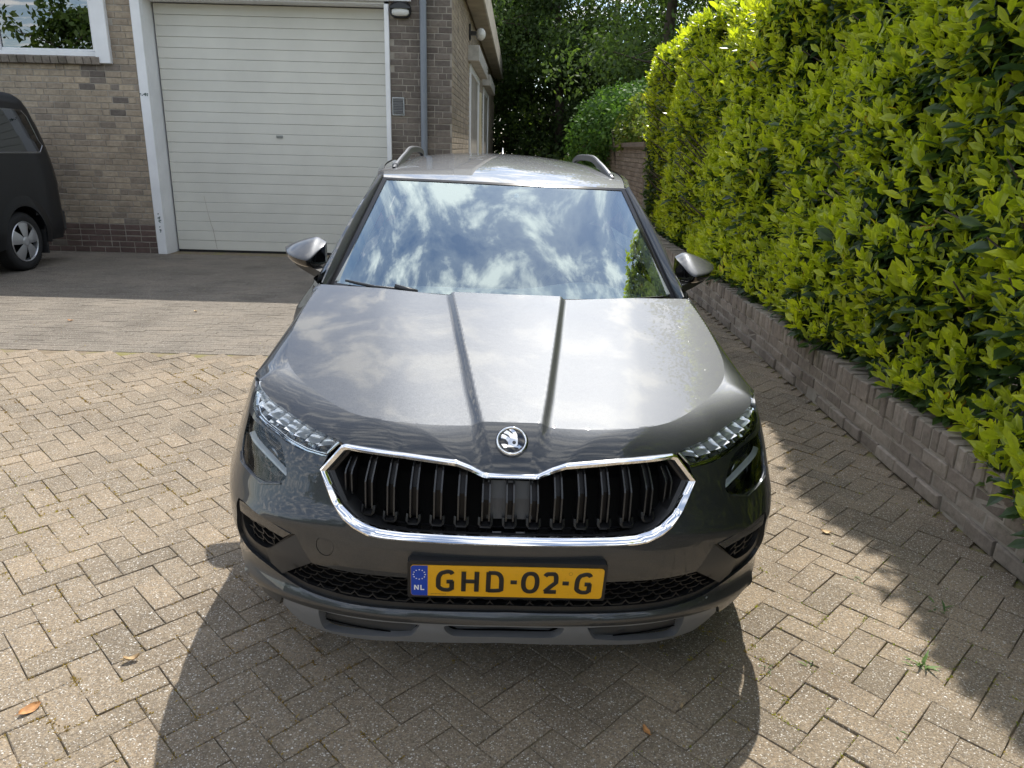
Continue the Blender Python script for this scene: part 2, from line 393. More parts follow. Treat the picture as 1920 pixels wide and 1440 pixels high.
# herringbone of concrete pavers, laid diagonally
a_ = .1006; BORD = 5.45; rows = []
c45 = math.sqrt(.5); e1 = np.array([c45, c45, 0]); e2 = np.array([-c45, c45, 0])
for i in range(-75, 150):
    for j in range(-110, 120):
        k = (i - j) % 4
        if k == 0: pc_ = ((i + 1) * a_, (j + .5) * a_); yaw = 0
        elif k == 3: pc_ = ((i + .5) * a_, (j + 1) * a_); yaw = 90
        else: continue
        P = e1 * pc_[0] + e2 * pc_[1]
        if not (-7.5 < P[0] < 1.99 and -3.2 < P[1] < 13): continue
        if P[1] > BORD - .02 and P[0] < .85: continue
        dist = rng.normal(0, .0009)
        wob = (.0035 if P[0] > 1 else .0012) * (1 + math.sin(P[0] * 3.7 + 1) * math.sin(P[1] * 2.9))
        rows.append((np.array([P[0], P[1], .002 + dist + wob]), .2025 + rng.normal(0, .001), .0985 + rng.normal(0, .001), float(np.clip(rng.normal(.5, .22), 0, .999)), R_(yaw + 45) + rng.normal(0, .008)))
lay([(r[0], .1985, .0979, r[3], r[4]) for r in rows], (1, 0, 0), (0, 0, -1), (0, 1, 0), 'paver', 'paver_field', MAT['paver_concrete'], pave, depth=.03, c=.0022, jit=.0015)
# grey bond pavers in front of the garage
rows = []; y = BORD + .01; k = 0
while y < 10.55:
    x = -9.5 - (k % 2) * .1 + rng.uniform(-.02, .02)
    while x < .85:
        rows.append((np.array([x, y + .034, .001 + rng.normal(0, .0008)]), .203, .0672, float(rng.uniform(.2, .8)), rng.normal(0, .004))); x += .2055
    y += .0695; k += 1
lay(rows, (1, 0, 0), (0, 0, -1), (0, 1, 0), 'paver', 'clinker_field', MAT['paver_grey'], pave, depth=.03, c=.0016, jit=.0008, single=False)
rows = []; y = 10.6
while y < 28:
    x = -.85
    while x < 2.0:
        if y > 13 or x < .85: rows.append((np.array([x, y, 0.0]), .2, .098, float(rng.uniform(0, .999)), 0))
        x += .205
    y += .103
lay(rows, (1, 0, 0), (0, 0, -1), (0, 1, 0), 'paver', 'alley_paver_field', MAT['paver_grey'], pave, depth=.03, c=.004, single=False)

# ------------------------------------------------------------------ garage building
YF = 10.6; XC = -.893
bld = empty('garage_building', (-5.5, YF, 0)); tag(bld, 'flat roofed brick garage with white roller door and grey downpipe', 'building')
OB = np.array([-5.5, YF, 0])
def bpart(mb, name, m_, par=bld, **kw):
    mb.V = [tuple(np.asarray(v) - OB) for v in mb.V]; return mb.build(name, m_, par, **kw)
w = MB()
DX0, DX1, DZ = -4.905, -1.77, 3.30       # door opening
WX0, WX1, WZ0 = -8.4, -5.36, 2.473      # window opening incl. white pier
w.box((-12, YF + .005, 0), (-5.03, YF + .3, 2.47)); w.box((-12, YF + .005, 2.47), (WX0, YF + .3, 4.1)); w.box((WX1, YF + .005, 2.47), (-5.03, YF + .3, 4.1))
w.box((-1.71, YF + .005, 0), (XC - .006, YF + .3, 4.1)); w.box((-5.03, YF + .005, 3.42), (-1.71, YF + .3, 4.1))
w.box((XC - .3, YF + .3, 0), (XC - .006, 28, 4.1)); w.box((-12, 27.7, 0), (XC - .3, 28, 4.1)); w.box((-12, YF + .3, 0), (-11.7, 27.7, 4.1))
wall = bpart(w, 'wall', MAT['mortar'])
rr = np.random.default_rng(3); rnd = random.Random(5)
rows = []
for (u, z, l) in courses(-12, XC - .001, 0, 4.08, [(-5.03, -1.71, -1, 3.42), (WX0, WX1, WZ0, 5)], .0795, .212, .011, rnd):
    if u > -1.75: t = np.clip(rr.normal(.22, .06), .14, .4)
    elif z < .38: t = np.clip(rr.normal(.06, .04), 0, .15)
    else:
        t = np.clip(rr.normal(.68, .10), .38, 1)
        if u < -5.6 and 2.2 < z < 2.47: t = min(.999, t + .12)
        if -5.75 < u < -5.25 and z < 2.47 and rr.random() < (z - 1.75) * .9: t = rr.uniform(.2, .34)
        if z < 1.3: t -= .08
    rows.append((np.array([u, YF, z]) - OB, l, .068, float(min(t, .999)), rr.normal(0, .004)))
rows = [(r[0] + [0, -abs(rr.normal(0, .002)), 0], *r[1:]) for r in rows]
# lay() measures visibility in world space: facade rows are given relative to the building, so shift for the test
_seen = seen
def seen(P, f=_seen): return f(np.asarray(P) + OB)
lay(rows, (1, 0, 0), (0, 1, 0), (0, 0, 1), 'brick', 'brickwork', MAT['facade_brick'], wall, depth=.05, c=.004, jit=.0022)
seen = _seen
rows = []
DOORS = [(14.2, 17.2, 0, 2.95), (19.5, 22.5, 0, 2.95)]
for (u, z, l) in courses(YF + .004, 28, 0, 4.08, DOORS, .0795, .212, .011, rnd):
    rows.append((np.array([XC, u, z]) - OB, l, .068, float(np.clip(rr.normal(.64, .1), .36, .95)), 0))
lay(rows, (0, 1, 0), (-1, 0, 0), (0, 0, 1), 'brick', 'side_brickwork', MAT['facade_brick'], wall, depth=.05, c=.004, single=False)
w = MB(); w.box((-12.3, YF - .3, 4.1), (XC + .28, 28.2, 4.14)); bpart(w, 'roof', MAT['fascia'])
w = MB(); w.cbox((XC + .02, YF - .33, 3.72), (XC + .31, 28.25, 4.22), .02); w.cbox((-12.3, YF - .33, 3.86), (XC + .018, YF - .27, 4.22), .02)
w.box((-12, YF - .27, 3.86), (XC + .02, YF + .01, 3.88)); bpart(w, 'roof_fascia', MAT['fascia'])
# white door surround
w = MB(); w.cbox((-5.03, YF - .05, 0), (-4.905, YF + .02, 3.30), .006); w.box((-4.93, YF + .021, 0), (-4.905, YF + .36, 3.30)); j = bpart(w, 'door_jamb', MAT['white_paint'])
w = MB(); w.cbox((-1.77, YF - .03, 0), (-1.71, YF + .36, 3.27), .005); bpart(w, 'door_jamb', MAT['white_paint'])
w = MB(); w.cbox((-5.032, YF - .052, 3.302), (-1.42, YF + .02, 3.42), .006); w.box((-4.9, YF + .022, 3.275), (-1.775, YF + .36, 3.30)); bpart(w, 'door_lintel', MAT['white_paint'])
# roller door of horizontal slats
drm = simple('door_panel', (.66, .65, .585), .5, var=.06, vscale=1.6, bscale=0)
rd = MB(); rd.box((-4.9, YF + .345, .0), (-1.775, YF + .36, 3.27)); rdo = bpart(rd, 'roller_door', MAT['lamp_black'])
sp_ = 3.235 / 24
for k in range(24):
    s_ = MB(); z0 = .03 + k * sp_; ya = YF + .30 + rr.normal(0, .0012)
    prof_ = [(ya + .02, z0 + .0005), (ya + .003, z0 + .001), (ya, z0 + .004), (ya, z0 + sp_ - .009), (ya + .003, z0 + sp_ - .003), (ya + .012, z0 + sp_ - .0018)]
    g_ = [[(x, y_, z_) for (y_, z_) in prof_] for x in (-4.885, -1.782)]; s_.grid(np.array(g_)); bpart(s_, 'slat', drm, rdo)
w = MB(); w.tube([(-4.45, YF + .2985, .79), (-4.42, YF + .2985, .587), (-4.385, YF + .2985, .397), (-4.362, YF + .2985, .323), (-4.33, YF + .2985, .045)], [.0025, .002, .003, .004, .002], 5); bpart(w, 'scratch', MAT['fascia'], rdo)
w = MB(); w.box((-4.885, YF + .302, .0), (-1.782, YF + .32, .031)); bpart(w, 'door_seal', MAT['rubber'], rdo)
w = MB(); w.cbox((-3.36, YF + .285, 1.60), (-3.27, YF + .302, 1.635), .004); w.cbox((-3.345, YF + .28, 1.61), (-3.285, YF + .284, 1.626), .001); bpart(w, 'door_handle', MAT['satin_silver'], rdo)
# flaked paint on the left jamb
flk = simple('flaked_paint', (.12, .16, .15), .8)
w = MB()
for (cx, cz, sx, sz, n_) in ((-4.975, 2.10, .05, .022, 22), (-4.965, .48, .02, .05, 18), (-4.96, .33, .012, .06, 8)):
    for _ in range(n_):
        x, z, s_ = cx + rr.normal(0, sx * .5), cz + rr.normal(0, sz * .5), rr.uniform(.006, .016)
        x = float(np.clip(x, -5.02, -4.92)); nn = 5
        V = [(x, YF - .0508, z)] + [(x + s_ * rr.uniform(.6, 1.2) * math.cos(q_ * 2 * math.pi / nn), YF - .0508 - .0006, z + s_ * .7 * rr.uniform(.6, 1.2) * math.sin(q_ * 2 * math.pi / nn)) for q_ in range(nn)]
        w.add(V, [(0, 1 + q_, 1 + (q_ + 1) % nn) for q_ in range(nn)])
bpart(w, 'paint_chips', flk)
# window, white pier, brick sill
w = MB(); w.cbox((-5.55, YF - .06, 2.473), (-5.36, YF + .2, 4.1), .006); bpart(w, 'window_pier', MAT['white_paint'])
wf = MB(); wf.cbox((-8.4, YF + .04, 2.55), (-5.555, YF + .12, 2.62), .006); wf.cbox((-5.62, YF + .04, 2.625), (-5.556, YF + .12, 4.05), .005); wf.cbox((-6.90, YF + .04, 2.625), (-6.84, YF + .12, 4.05), .005); wf.box((-8.4, YF + .05, 4.05), (-5.556, YF + .12, 4.1)); wf.box((-8.4, YF + .04, 2.625), (-8.3, YF + .12, 4.05))
wf.cbox((-6.838, YF + .055, 2.622), (-5.622, YF + .1, 2.65), .004)
win = bpart(wf, 'window', MAT['white_paint'])
for (x0, x1) in ((-8.29, -6.902), (-6.836, -5.624)):
    w = MB(); w.box((x0, YF + .075, 2.652), (x1, YF + .081, 4.045)); bpart(w, 'pane', MAT['window_glass'], win)
w = MB(); w.box((-8.4, YF + .9, 2.3), (-5.5, YF + .92, 4.1)); w.box((-8.4, YF + .31, 2.3), (-5.5, YF + .9, 2.31)); bpart(w, 'room_interior', MAT['lamp_black'], win)
x = -8.4; k = 0
sv = [mkmesh('sill_brick', *piece(.1, .09, .16, .006, .003, q_), MAT['planter_brick'], tint=np.full(12, rr.uniform(0, .5))) for q_ in range(5)]
while x < -5.58:
    o = link('sill_brick', sv[k % 5], bld); o.matrix_local = Matrix.Translation(Vector((x + .053 - OB[0], -.075, 2.50))) @ Matrix.Rotation(R_(10), 4, 'X'); x += .1075; k += 1
# downpipe, lamp, vent grille
w = MB(); w.tube([(-1.262, YF - .065, 0.02), (-1.262, YF - .065, 3.86)], .044, 20)
for z in (.2, 1.86, 3.28): w.tube([(-1.262, YF - .065, z), (-1.262, YF - .065, z + .012)], .0475, 20)
for z in (1.2, 2.6): w.box((-1.285, YF - .03, z), (-1.24, YF, z + .03))
bpart(w, 'downpipe', MAT['grey_pvc'], smooth=R_(40))
def stadium(x, z, rx, rz, y, n=28, e=2.8):
    return [(x + rx * np.sign(math.cos(t)) * abs(math.cos(t)) ** (2 / e), y, z + rz * np.sign(math.sin(t)) * abs(math.sin(t)) ** (2 / e)) for t in np.linspace(0, 2 * math.pi, n, endpoint=False)]
w = MB(); G = [stadium(-1.555, 3.20, .135, .095, YF), stadium(-1.555, 3.20, .14, .10, YF - .05), stadium(-1.555, 3.20, .13, .09, YF - .065), stadium(-1.555, 3.20, .115, .075, YF - .05)]
P = np.array(G); P = np.concatenate([P, P[:, :1]], 1); w.grid(P); w.add(stadium(-1.555, 3.20, .115, .075, YF - .05), [tuple(range(28))])
g2 = [[(-1.555 + .128 * math.cos(t) * s_, YF - .066 - .045 * math.sin(t) * (1 if s_ == 1 else 1), 3.215 + .075 * s_ * .0) for t in np.linspace(0, math.pi, 9)] for s_ in (1,)]
vis_ = [[(-1.555 + .14 * math.cos(t) * .98, YF - .05 - .04 * k / 4, 3.205 + .09 * math.sin(t) * (1 - .06 * k)) for t in np.linspace(R_(8), R_(172), 14)] for k in range(5)]; w.grid(np.array(vis_))
last = [v for v in vis_[-1]]; w.add(last, [tuple(range(len(last)))])
lampo = bpart(w, 'wall_lamp', MAT['lamp_black'], smooth=R_(40))
w = MB(); dm = [stadium(-1.555, 3.175, .112 * s_, .05 * s_, YF - .055 - .03 * (1 - s_ ** 2) ** .5) for s_ in (1, .95, .8, .5, .15)]
P = np.array(dm); P = np.concatenate([P, P[:, :1]], 1); w.grid(P); w.add(dm[-1], [tuple(range(28))]); bpart(w, 'diffuser', MAT['opal'], lampo, smooth=True)
vg = MB(); vg.cbox((-1.69, YF - .018, 1.925), (-1.527, YF - .006, 2.155), .004); vgo = bpart(vg, 'vent_grille', MAT['silver_trim'])
for k in range(10):
    w = MB(); w.box((-.064, -.004, -.006), (.064, .004, .006), Matrix.Translation(Vector((-1.608, YF - .024, 1.95 + k * .02))) @ Matrix.Rotation(R_(35), 4, 'X')); bpart(w, 'louvre', MAT['silver_trim'], vgo)
w = MB(); w.box((-1.678, YF - .0185, 1.938), (-1.54, YF - .0181, 2.142)); bpart(w, 'vent_backing', MAT['lamp_black'], vgo)
# side doors in the alley, lintels, globe
for (y0, y1, za, zb) in DOORS:
    w = MB(); w.cbox((XC - .16, y0, 0), (XC - .10, y1, zb), .006); d_ = bpart(w, 'side_door', MAT['door_white'])
    w = MB(); w.cbox((XC - .1, y0 - .002, 0), (XC + .03, y0 + .09, zb), .006); w.cbox((XC - .1, y1 - .09, 0), (XC + .03, y1, zb), .006); w.box((XC - .1, y0 + .092, zb - .12), (XC + .02, y1 - .092, zb)); bpart(w, 'frame', MAT['white_paint'], d_)
    for k in range(3):
        yy = y0 + .25 + k * .9; w = MB(); w.box((XC - .099, yy, 1.5), (XC - .093, yy + .62, 2.6)); bpart(w, 'pane', MAT['dark_glass'], d_)
    w = MB(); w.cbox((XC - .02, y0 - .3, zb + .01), (XC + .19, y1 + .3, zb + .26), .01); bpart(w, 'lintel', MAT['concrete_lintel'])
w = MB(); w.cbox((XC - .1, 17.6, 0), (XC + .05, 17.9, 2.7), .01); bpart(w, 'door_leaf', MAT['cream'])
w = MB(); cs_ = Vector((XC + .2, 14.05, 3.40))
for st in range(9):
    pass
sph = [[(cs_.x + .085 * math.sin(a) * math.cos(b), cs_.y + .085 * math.sin(a) * math.sin(b), cs_.z + .1 * math.cos(a)) for b in np.linspace(0, 2 * math.pi, 17)] for a in np.linspace(0.01, math.pi - .01, 10)]
w.grid(np.array(sph)); gl = bpart(w, 'globe_lamp', MAT['opal'], smooth=True)
w = MB(); w.box((XC, 14.0, 3.38), (XC + .12, 14.1, 3.44)); w.box((XC, 13.97, 3.3), (XC + .03, 14.13, 3.55)); bpart(w, 'bracket', MAT['lamp_black'], gl)

# ------------------------------------------------------------------ planter wall
PX = 1.985
pl = empty('planter_wall', (PX, 5, 0)); tag(pl, 'low brick planter wall with upright coping bricks below the hedge', 'wall')
OB2 = np.array([PX, 5, 0])
w = MB(); w.box((.006, -4.5, -.02), (.19, 8.3, .225)); w.box((.006, -4.5, .225), (.19, 8.3, .335)); w.build('mortar_core', MAT['mortar'], pl)
w = MB(); w.box((.19, -4.5, -.02), (1.6, 8.3, .30)); w.build('soil', MAT['soil'], pl)
def seen(P, f=_seen): return f(np.asarray(P) + OB2)
def sink(y): return 0 * (1 - np.clip((y - 2.5) / 2.2, 0, 1))
rows = []
for k in range(3):
    y = .3 + (k % 2) * .105; h = .073
    while y < 13.2:
        rows.append((np.array([PX + rr.normal(0, .003) - (.012 if k == 0 else 0) * (rr.random() < .5), y, .002 + (k + .5) * .0765 - sink(y)]) - OB2, .2, .066, float(rr.uniform(.1, .9)), rr.normal(0, .006))); y += .2095
lay(rows, (0, -1, 0), (1, 0, 0), (0, 0, 1), 'brick', 'brickwork', MAT['planter_brick'], pl, depth=.09, c=.005, jit=.003, limit=150)
rows = []; y = .3
while y < 13.2:
    rows.append((np.array([PX - .004 + rr.normal(0, .0035), y, .29 + rr.normal(0, .004)]) - OB2, .062, .108, float(rr.uniform(.15, .999)), rr.normal(0, .012))); y += .0725
lay(rows, (0, -1, 0), (1, 0, 0), (0, 0, 1), 'coping_brick', 'coping_brickwork', MAT['planter_brick'], pl, depth=.19, c=.006, jit=.003, limit=150)
seen = _seen

# garden wall beyond the hedge
gw = empty('garden_wall', (2.75, 16, 0)); tag(gw, 'taller brown brick garden wall beyond the hedge, overgrown with ivy', 'wall')
OB3 = np.array([2.75, 16, 0])
w = MB(); w.box((2.112 - OB3[0], 12.9 - OB3[1], 0), (2.3 - OB3[0], 28 - OB3[1], 1.62)); w.build('mortar_core', MAT['mortar'], gw)
w = MB(); w.box((2.05 - OB3[0], 12.85 - OB3[1], 1.62), (2.36 - OB3[0], 28 - OB3[1], 1.7)); w.build('coping', MAT['garden_brick'], gw)
rows = []
for (u, z, l) in courses(12.9, 24, 0, 1.62, [], .0795, .212, .011, rnd):
    rows.append((np.array([2.1, u, z]) - OB3, l, .068, float(rr.uniform(0, .999)), 0))
def seen(P, f=_seen): return f(np.asarray(P) + OB3)
lay(rows, (0, -1, 0), (1, 0, 0), (0, 0, 1), 'brick', 'brickwork', MAT['garden_brick'], gw, depth=.08, c=.004, jit=.003, limit=140)
seen = _seen
# ------------------------------------------------------------------ foliage
LEAF_V = np.array([(0, 0, 0), (-.42, .32, .10), (0, .35, 0), (.42, .32, .10), (-.46, .66, .12), (0, .69, .0), (.46, .66, .12), (0, 1.0, -.06)], float)
MIDRIB = np.array([-.12, .03, -.10, .03, .02, -.09, .02, .02])
LEAF_F = np.array([(0, 2, 1), (0, 3, 2), (1, 2, 5), (1, 5, 4), (2, 3, 6), (2, 6, 5), (4, 5, 7), (5, 6, 7)])
def leaves(P, D, Up, L, W, curl):
    """vectorised leaves: base P, growth direction D, blade normal Up, length L, width W, curl"""
    D = D / np.linalg.norm(D, axis=1)[:, None]; S_ = np.cross(D, Up); S_ /= np.maximum(np.linalg.norm(S_, axis=1), 1e-6)[:, None]; U = np.cross(S_, D)
    v = LEAF_V[None]; y = v[:, :, 1]
    z = v[:, :, 2] * (W / L)[:, None] * 1.1 - curl[:, None] * y ** 2
    V = P[:, None] + S_[:, None] * (v[:, :, 0] * W[:, None])[..., None] + D[:, None] * (y * L[:, None])[..., None] + U[:, None] * (z * L[:, None])[..., None]
    return V
def leaf_mesh(name, V, tint, m_, parent=None, smooth=False):
    n = len(V); Fq = (LEAF_F[None] + (np.arange(n) * 8)[:, None, None]).reshape(-1, 3)
    return mobj(name, V.reshape(-1, 3), Fq, m_, parent, smooth, tint=(tint[:, None] + MIDRIB[None]).ravel())
QUAD = np.array([(0, 0), (.5, .45), (0, 1), (-.5, .45)])
def quad_leaves(name, P, D, Up, L, W, tint, m_, parent=None):
    D = D / np.linalg.norm(D, axis=1)[:, None]; S_ = np.cross(D, Up); S_ /= np.maximum(np.linalg.norm(S_, axis=1), 1e-6)[:, None]
    V = P[:, None] + S_[:, None] * (QUAD[None, :, 0] * W[:, None])[..., None] + D[:, None] * (QUAD[None, :, 1] * L[:, None])[..., None]
    n = len(P); Fq = (np.arange(4)[None] + (np.arange(n) * 4)[:, None])
    return mobj(name, V.reshape(-1, 3), Fq, m_, parent, tint=np.repeat(tint, 4))
def rand_dir(n, r): v = r.normal(0, 1, (n, 3)); return v / np.linalg.norm(v, axis=1)[:, None]

# laurel hedge: shoots carrying a rosette of bright young leaves above older dark ones
HX, HY0, HY1, HT = 2.03, .1, 12.9, 2.93
hedge = empty('hedge', (2.6, 6.5, .36)); tag(hedge, 'tall clipped laurel hedge with glossy bright green leaves on the planter wall', 'hedge')
OBH = np.array([2.6, 6.5, .36]); hr = np.random.default_rng(11)
def wav(y, z): return .07 * np.sin(y * 2.1 + z * 1.3) + .055 * np.sin(y * 4.7 - z * 3.1 + 1) + .04 * np.sin(z * 6.3 + y * 1.1)
def hface(y, z): return HX - .01 + .014 * (y - 2.5) + .16 * np.clip((2.3 - z) / 1.5, 0, 1) * np.clip((y - 7.5) / 4, 0, 1) + wav(y, z) * .85 - .07 * np.clip((.75 - z) / .4, 0, 1) + .05 * np.clip((z - 2.7) / .35, 0, 1) ** 2
SP = []
n_face = 10800
y = hr.uniform(HY0, HY1, n_face); z = .38 + (HT - .32 + 1.2 * np.clip((7.8 - y) / 3.5, 0, 1)) * hr.random(n_face); z -= .06 * np.clip((3.6 - y) / 1.2, 0, 1) * (z < .7)  # unseen extra height near the camera, added to widen the hedge's ground shadow
x = hface(y, z) + np.abs(hr.normal(0, .05, n_face)) + .0
SP.append((np.stack([x, y, z], 1), np.stack([np.full(n_face, -.75), hr.normal(0, .25, n_face), hr.uniform(.55, 1.35, n_face)], 1), np.ones(n_face)))
n_t = 1300; yt = hr.uniform(HY0, HY1, n_t); xt = hr.uniform(HX + .1, 3.1, n_t)
SP.append((np.stack([xt, yt, HT + 1.2 * np.clip((7.8 - yt) / 3.5, 0, 1) + .05 * np.sin(yt * 3) + hr.normal(0, .05, n_t)], 1), np.stack([hr.normal(0, .3, n_t), hr.normal(0, .3, n_t), np.ones(n_t)], 1), np.ones(n_t)))
n_e = 420; ze = hr.uniform(.5, HT, n_e); xe = hr.uniform(HX + .1, 3.0, n_e)
SP.append((np.stack([xe, HY1 - .05 + hr.normal(0, .06, n_e), ze], 1), np.stack([hr.normal(0, .3, n_e), np.ones(n_e) * .7, hr.uniform(.3, 1, n_e)], 1), np.ones(n_e)))
# a few long shoots that stand proud
n_s = 260; ys = hr.uniform(HY0, HY1, n_s); zs = hr.uniform(.9, HT + .05, n_s)
SP.append((np.stack([hface(ys, zs) - .05, ys, zs], 1), np.stack([np.full(n_s, -.45), hr.normal(0, .2, n_s), np.full(n_s, 1.0)], 1), np.full(n_s, 1.25)))
B = np.vstack([s[0] for s in SP]); A = np.vstack([s[1] for s in SP]); A /= np.linalg.norm(A, axis=1)[:, None]; SZ = np.concatenate([s[2] for s in SP]) * hr.uniform(.8, 1.2, len(B))
LP, LD, LU, LL, LW, LC, LT = [], [], [], [], [], [], []
vig = np.clip(hr.normal(.55, .25, len(B)), 0, 1)
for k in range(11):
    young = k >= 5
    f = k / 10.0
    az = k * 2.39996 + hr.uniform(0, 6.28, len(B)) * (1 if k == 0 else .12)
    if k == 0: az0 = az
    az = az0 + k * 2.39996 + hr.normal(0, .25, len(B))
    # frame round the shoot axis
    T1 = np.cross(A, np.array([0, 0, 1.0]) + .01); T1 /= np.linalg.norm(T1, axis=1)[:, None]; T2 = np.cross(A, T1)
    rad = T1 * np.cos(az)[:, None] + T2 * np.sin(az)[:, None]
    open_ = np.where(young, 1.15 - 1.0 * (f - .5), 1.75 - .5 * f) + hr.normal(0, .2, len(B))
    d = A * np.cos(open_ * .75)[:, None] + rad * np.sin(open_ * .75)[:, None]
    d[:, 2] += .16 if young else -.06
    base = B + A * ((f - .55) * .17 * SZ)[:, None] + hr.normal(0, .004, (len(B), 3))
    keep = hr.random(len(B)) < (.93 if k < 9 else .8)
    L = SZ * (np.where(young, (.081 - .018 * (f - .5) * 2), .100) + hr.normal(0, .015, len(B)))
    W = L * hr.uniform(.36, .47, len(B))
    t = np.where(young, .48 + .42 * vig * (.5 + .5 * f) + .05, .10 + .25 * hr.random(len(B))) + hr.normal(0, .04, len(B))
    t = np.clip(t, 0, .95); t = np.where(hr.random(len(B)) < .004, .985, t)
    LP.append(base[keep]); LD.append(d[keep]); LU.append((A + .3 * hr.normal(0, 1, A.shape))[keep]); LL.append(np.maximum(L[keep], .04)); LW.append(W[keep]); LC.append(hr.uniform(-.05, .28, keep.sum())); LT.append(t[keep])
# old leaves filling the inside
n_i = 26000; yi = hr.uniform(HY0, HY1, n_i); zi = .40 + (HT - .42 + 1.2 * np.clip((7.8 - yi) / 3.5, 0, 1)) * hr.random(n_i); xi = hface(yi, zi) + hr.uniform(.03, .42, n_i)
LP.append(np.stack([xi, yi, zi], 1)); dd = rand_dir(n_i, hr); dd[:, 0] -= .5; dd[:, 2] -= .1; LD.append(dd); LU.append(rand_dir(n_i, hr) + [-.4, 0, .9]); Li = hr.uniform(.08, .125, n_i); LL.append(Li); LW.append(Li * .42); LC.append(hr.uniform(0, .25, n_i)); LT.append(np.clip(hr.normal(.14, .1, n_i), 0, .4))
LP, LD, LU = map(np.vstack, (LP, LD, LU)); LL, LW, LC, LT = map(np.concatenate, (LL, LW, LC, LT))
LV = leaves(LP, LD, LU, LL, LW, LC)
ok = LV[:, :, 2].min(1) > .17; LV, LT, LP, LL = LV[ok], LT[ok], LP[ok], LL[ok]
zc, uu, vv = seen(LV.mean(1)); rank = np.where((np.abs(uu) < .99) & (np.abs(vv) < .99) & (LT > .5), LL / zc, 0); big = np.argsort(-rank)[:300]
sel = np.zeros(len(LV), bool); sel[big] = True
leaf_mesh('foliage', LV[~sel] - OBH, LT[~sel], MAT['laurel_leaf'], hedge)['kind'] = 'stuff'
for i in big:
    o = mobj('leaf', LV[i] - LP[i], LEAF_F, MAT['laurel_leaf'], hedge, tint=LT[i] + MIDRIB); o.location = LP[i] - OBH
w = MB()
for y_ in np.arange(HY0 + .2, HY1, .42):
    x0 = 2.5 + hr.normal(0, .08); p0 = Vector((x0, y_, .3)); 
    w.tube([p0, p0 + Vector((hr.normal(0, .06), hr.normal(0, .08), 1.1)), p0 + Vector((hr.normal(0, .1), hr.normal(0, .14), 2.5))], [.03, .022, .01], 6)
    for _ in range(9):
        h = hr.uniform(.3, 2.4); q0 = p0 + Vector((0, 0, h)); w.tube([q0, q0 + Vector((-.2, hr.normal(0, .12), .12)), q0 + Vector((-.42, hr.normal(0, .2), .3))], [.012, .008, .004], 5)
w.V = [tuple(np.array(v) - OBH) for v in w.V]; w.build('stems', MAT['bark'], hedge, smooth=True)
w = MB(); ny, nz_ = 60, 14; Y = np.linspace(HY0, HY1 - .15, ny); Z = np.linspace(.38, HT - .12, nz_)
lump = lambda yy, q_: .1 * math.sin(yy * 3.3 + q_) + .08 * math.sin(yy * 7.1 + q_ * 2)
g_ = []
for yy in Y:
    hz_ = 1 + .4 * min(1, max(0, (7.8 - yy) / 3.5)); ring = [(2.5 + lump(yy, zz_) + .0, yy, zz_ * hz_) for zz_ in Z] + [(2.95 + lump(yy, zz_ + 2), yy, zz_ * hz_) for zz_ in Z[::-1]]
    g_.append([tuple(np.array(v) - OBH) for v in ring + ring[:1]])
w.grid(np.array(g_)); w.add(g_[0][:-1], [tuple(range(2 * nz_))]); w.add(g_[-1][:-1], [tuple(range(2 * nz_))])
simple('core_dark', (.02, .022, .012), 1, var=.5, vscale=14, bscale=30, bstr=1); w.build('blocking_core', MAT['core_dark'], hedge, smooth=True)  # solid dark core added inside the hedge to stop light passing through

# ivy mass and shrubs on the garden wall
ir = np.random.default_rng(21)
def clump_leaves(name, blobs, n, L, m_, parent, r, tl=(0, 1), droop=.3, off=(0, 0, 0)):
    Ps, Ns, Ts = [], [], []
    tot = sum(b[3] * b[4] * b[5] for b in blobs) ** 1
    for b in blobs:
        k = max(10, int(n * b[3] * b[4] * b[5] / tot)); d = rand_dir(k, r); rad = r.uniform(.55, 1.05, k) ** .6
        bump_ = 1 + .18 * np.sin(d[:, 0] * 7 + b[0]) * np.sin(d[:, 1] * 6 + b[1]) * np.sin(d[:, 2] * 8 + b[2])
        p = np.array(b[:3]) + d * np.array(b[3:6]) * (rad * bump_)[:, None]; Ps.append(p); Ns.append(d)
        Ts.append(np.clip(r.normal(.5, .24, k), 0, 1) * (tl[1] - tl[0]) + tl[0])
    P = np.vstack(Ps); Nn = np.vstack(Ns); T = np.concatenate(Ts); k = len(P)
    D = Nn * .5 + rand_dir(k, r) * .8; D[:, 2] -= droop; Ln = L * r.uniform(.6, 1.3, k)
    return quad_leaves(name, P - np.array(off), D, Nn + rand_dir(k, r) * .7, Ln, Ln * r.uniform(.5, .8, k), T, m_, parent)
iv = empty('ivy', (2.1, 17, 0)); tag(iv, 'dense green ivy spilling over the far end of the garden wall', 'ivy'); OBI = np.array([2.1, 17, 0])
clump_leaves('foliage', [(2.25, 17.6, 2.25, .72, 1.5, .68), (1.75, 18.6, 1.7, .6, 1.2, 1.0), (1.75, 19.0, .8, .6, 1.0, .9), (2.7, 16.5, 2.4, .8, 1.6, .55), (2.4, 19, 2.2, .9, 1.5, .8)], 15000, .095, MAT['ivy_leaf'], iv, ir, (.1, 1), .5, OBI)['kind'] = 'stuff'
w = MB()
for k in range(6): w.tube([(.0 + k * .05, -.5 + k * .4, 0), (.05, -.3 + k * .3, 1.0), (-.1 + k * .06, k * .3, 2.0)], [.03, .02, .01], 6)
w.build('stems', MAT['bark'], iv, smooth=True)
def shrub(name, label, blobs, n, L, m_, tl, base, droop=.1):
    s = empty(name, base); tag(s, label, 'shrub'); clump_leaves('foliage', blobs, n, L, m_, s, ir, tl, droop, base)['kind'] = 'stuff'
    w = MB()
    for b in blobs:
        for _ in range(3): w.tube([(0, 0, 0), tuple(np.array(b[:3]) - base + ir.normal(0, .12, 3))], [.016, .006], 5)
    w.build('stems', MAT['bark'], s); return s
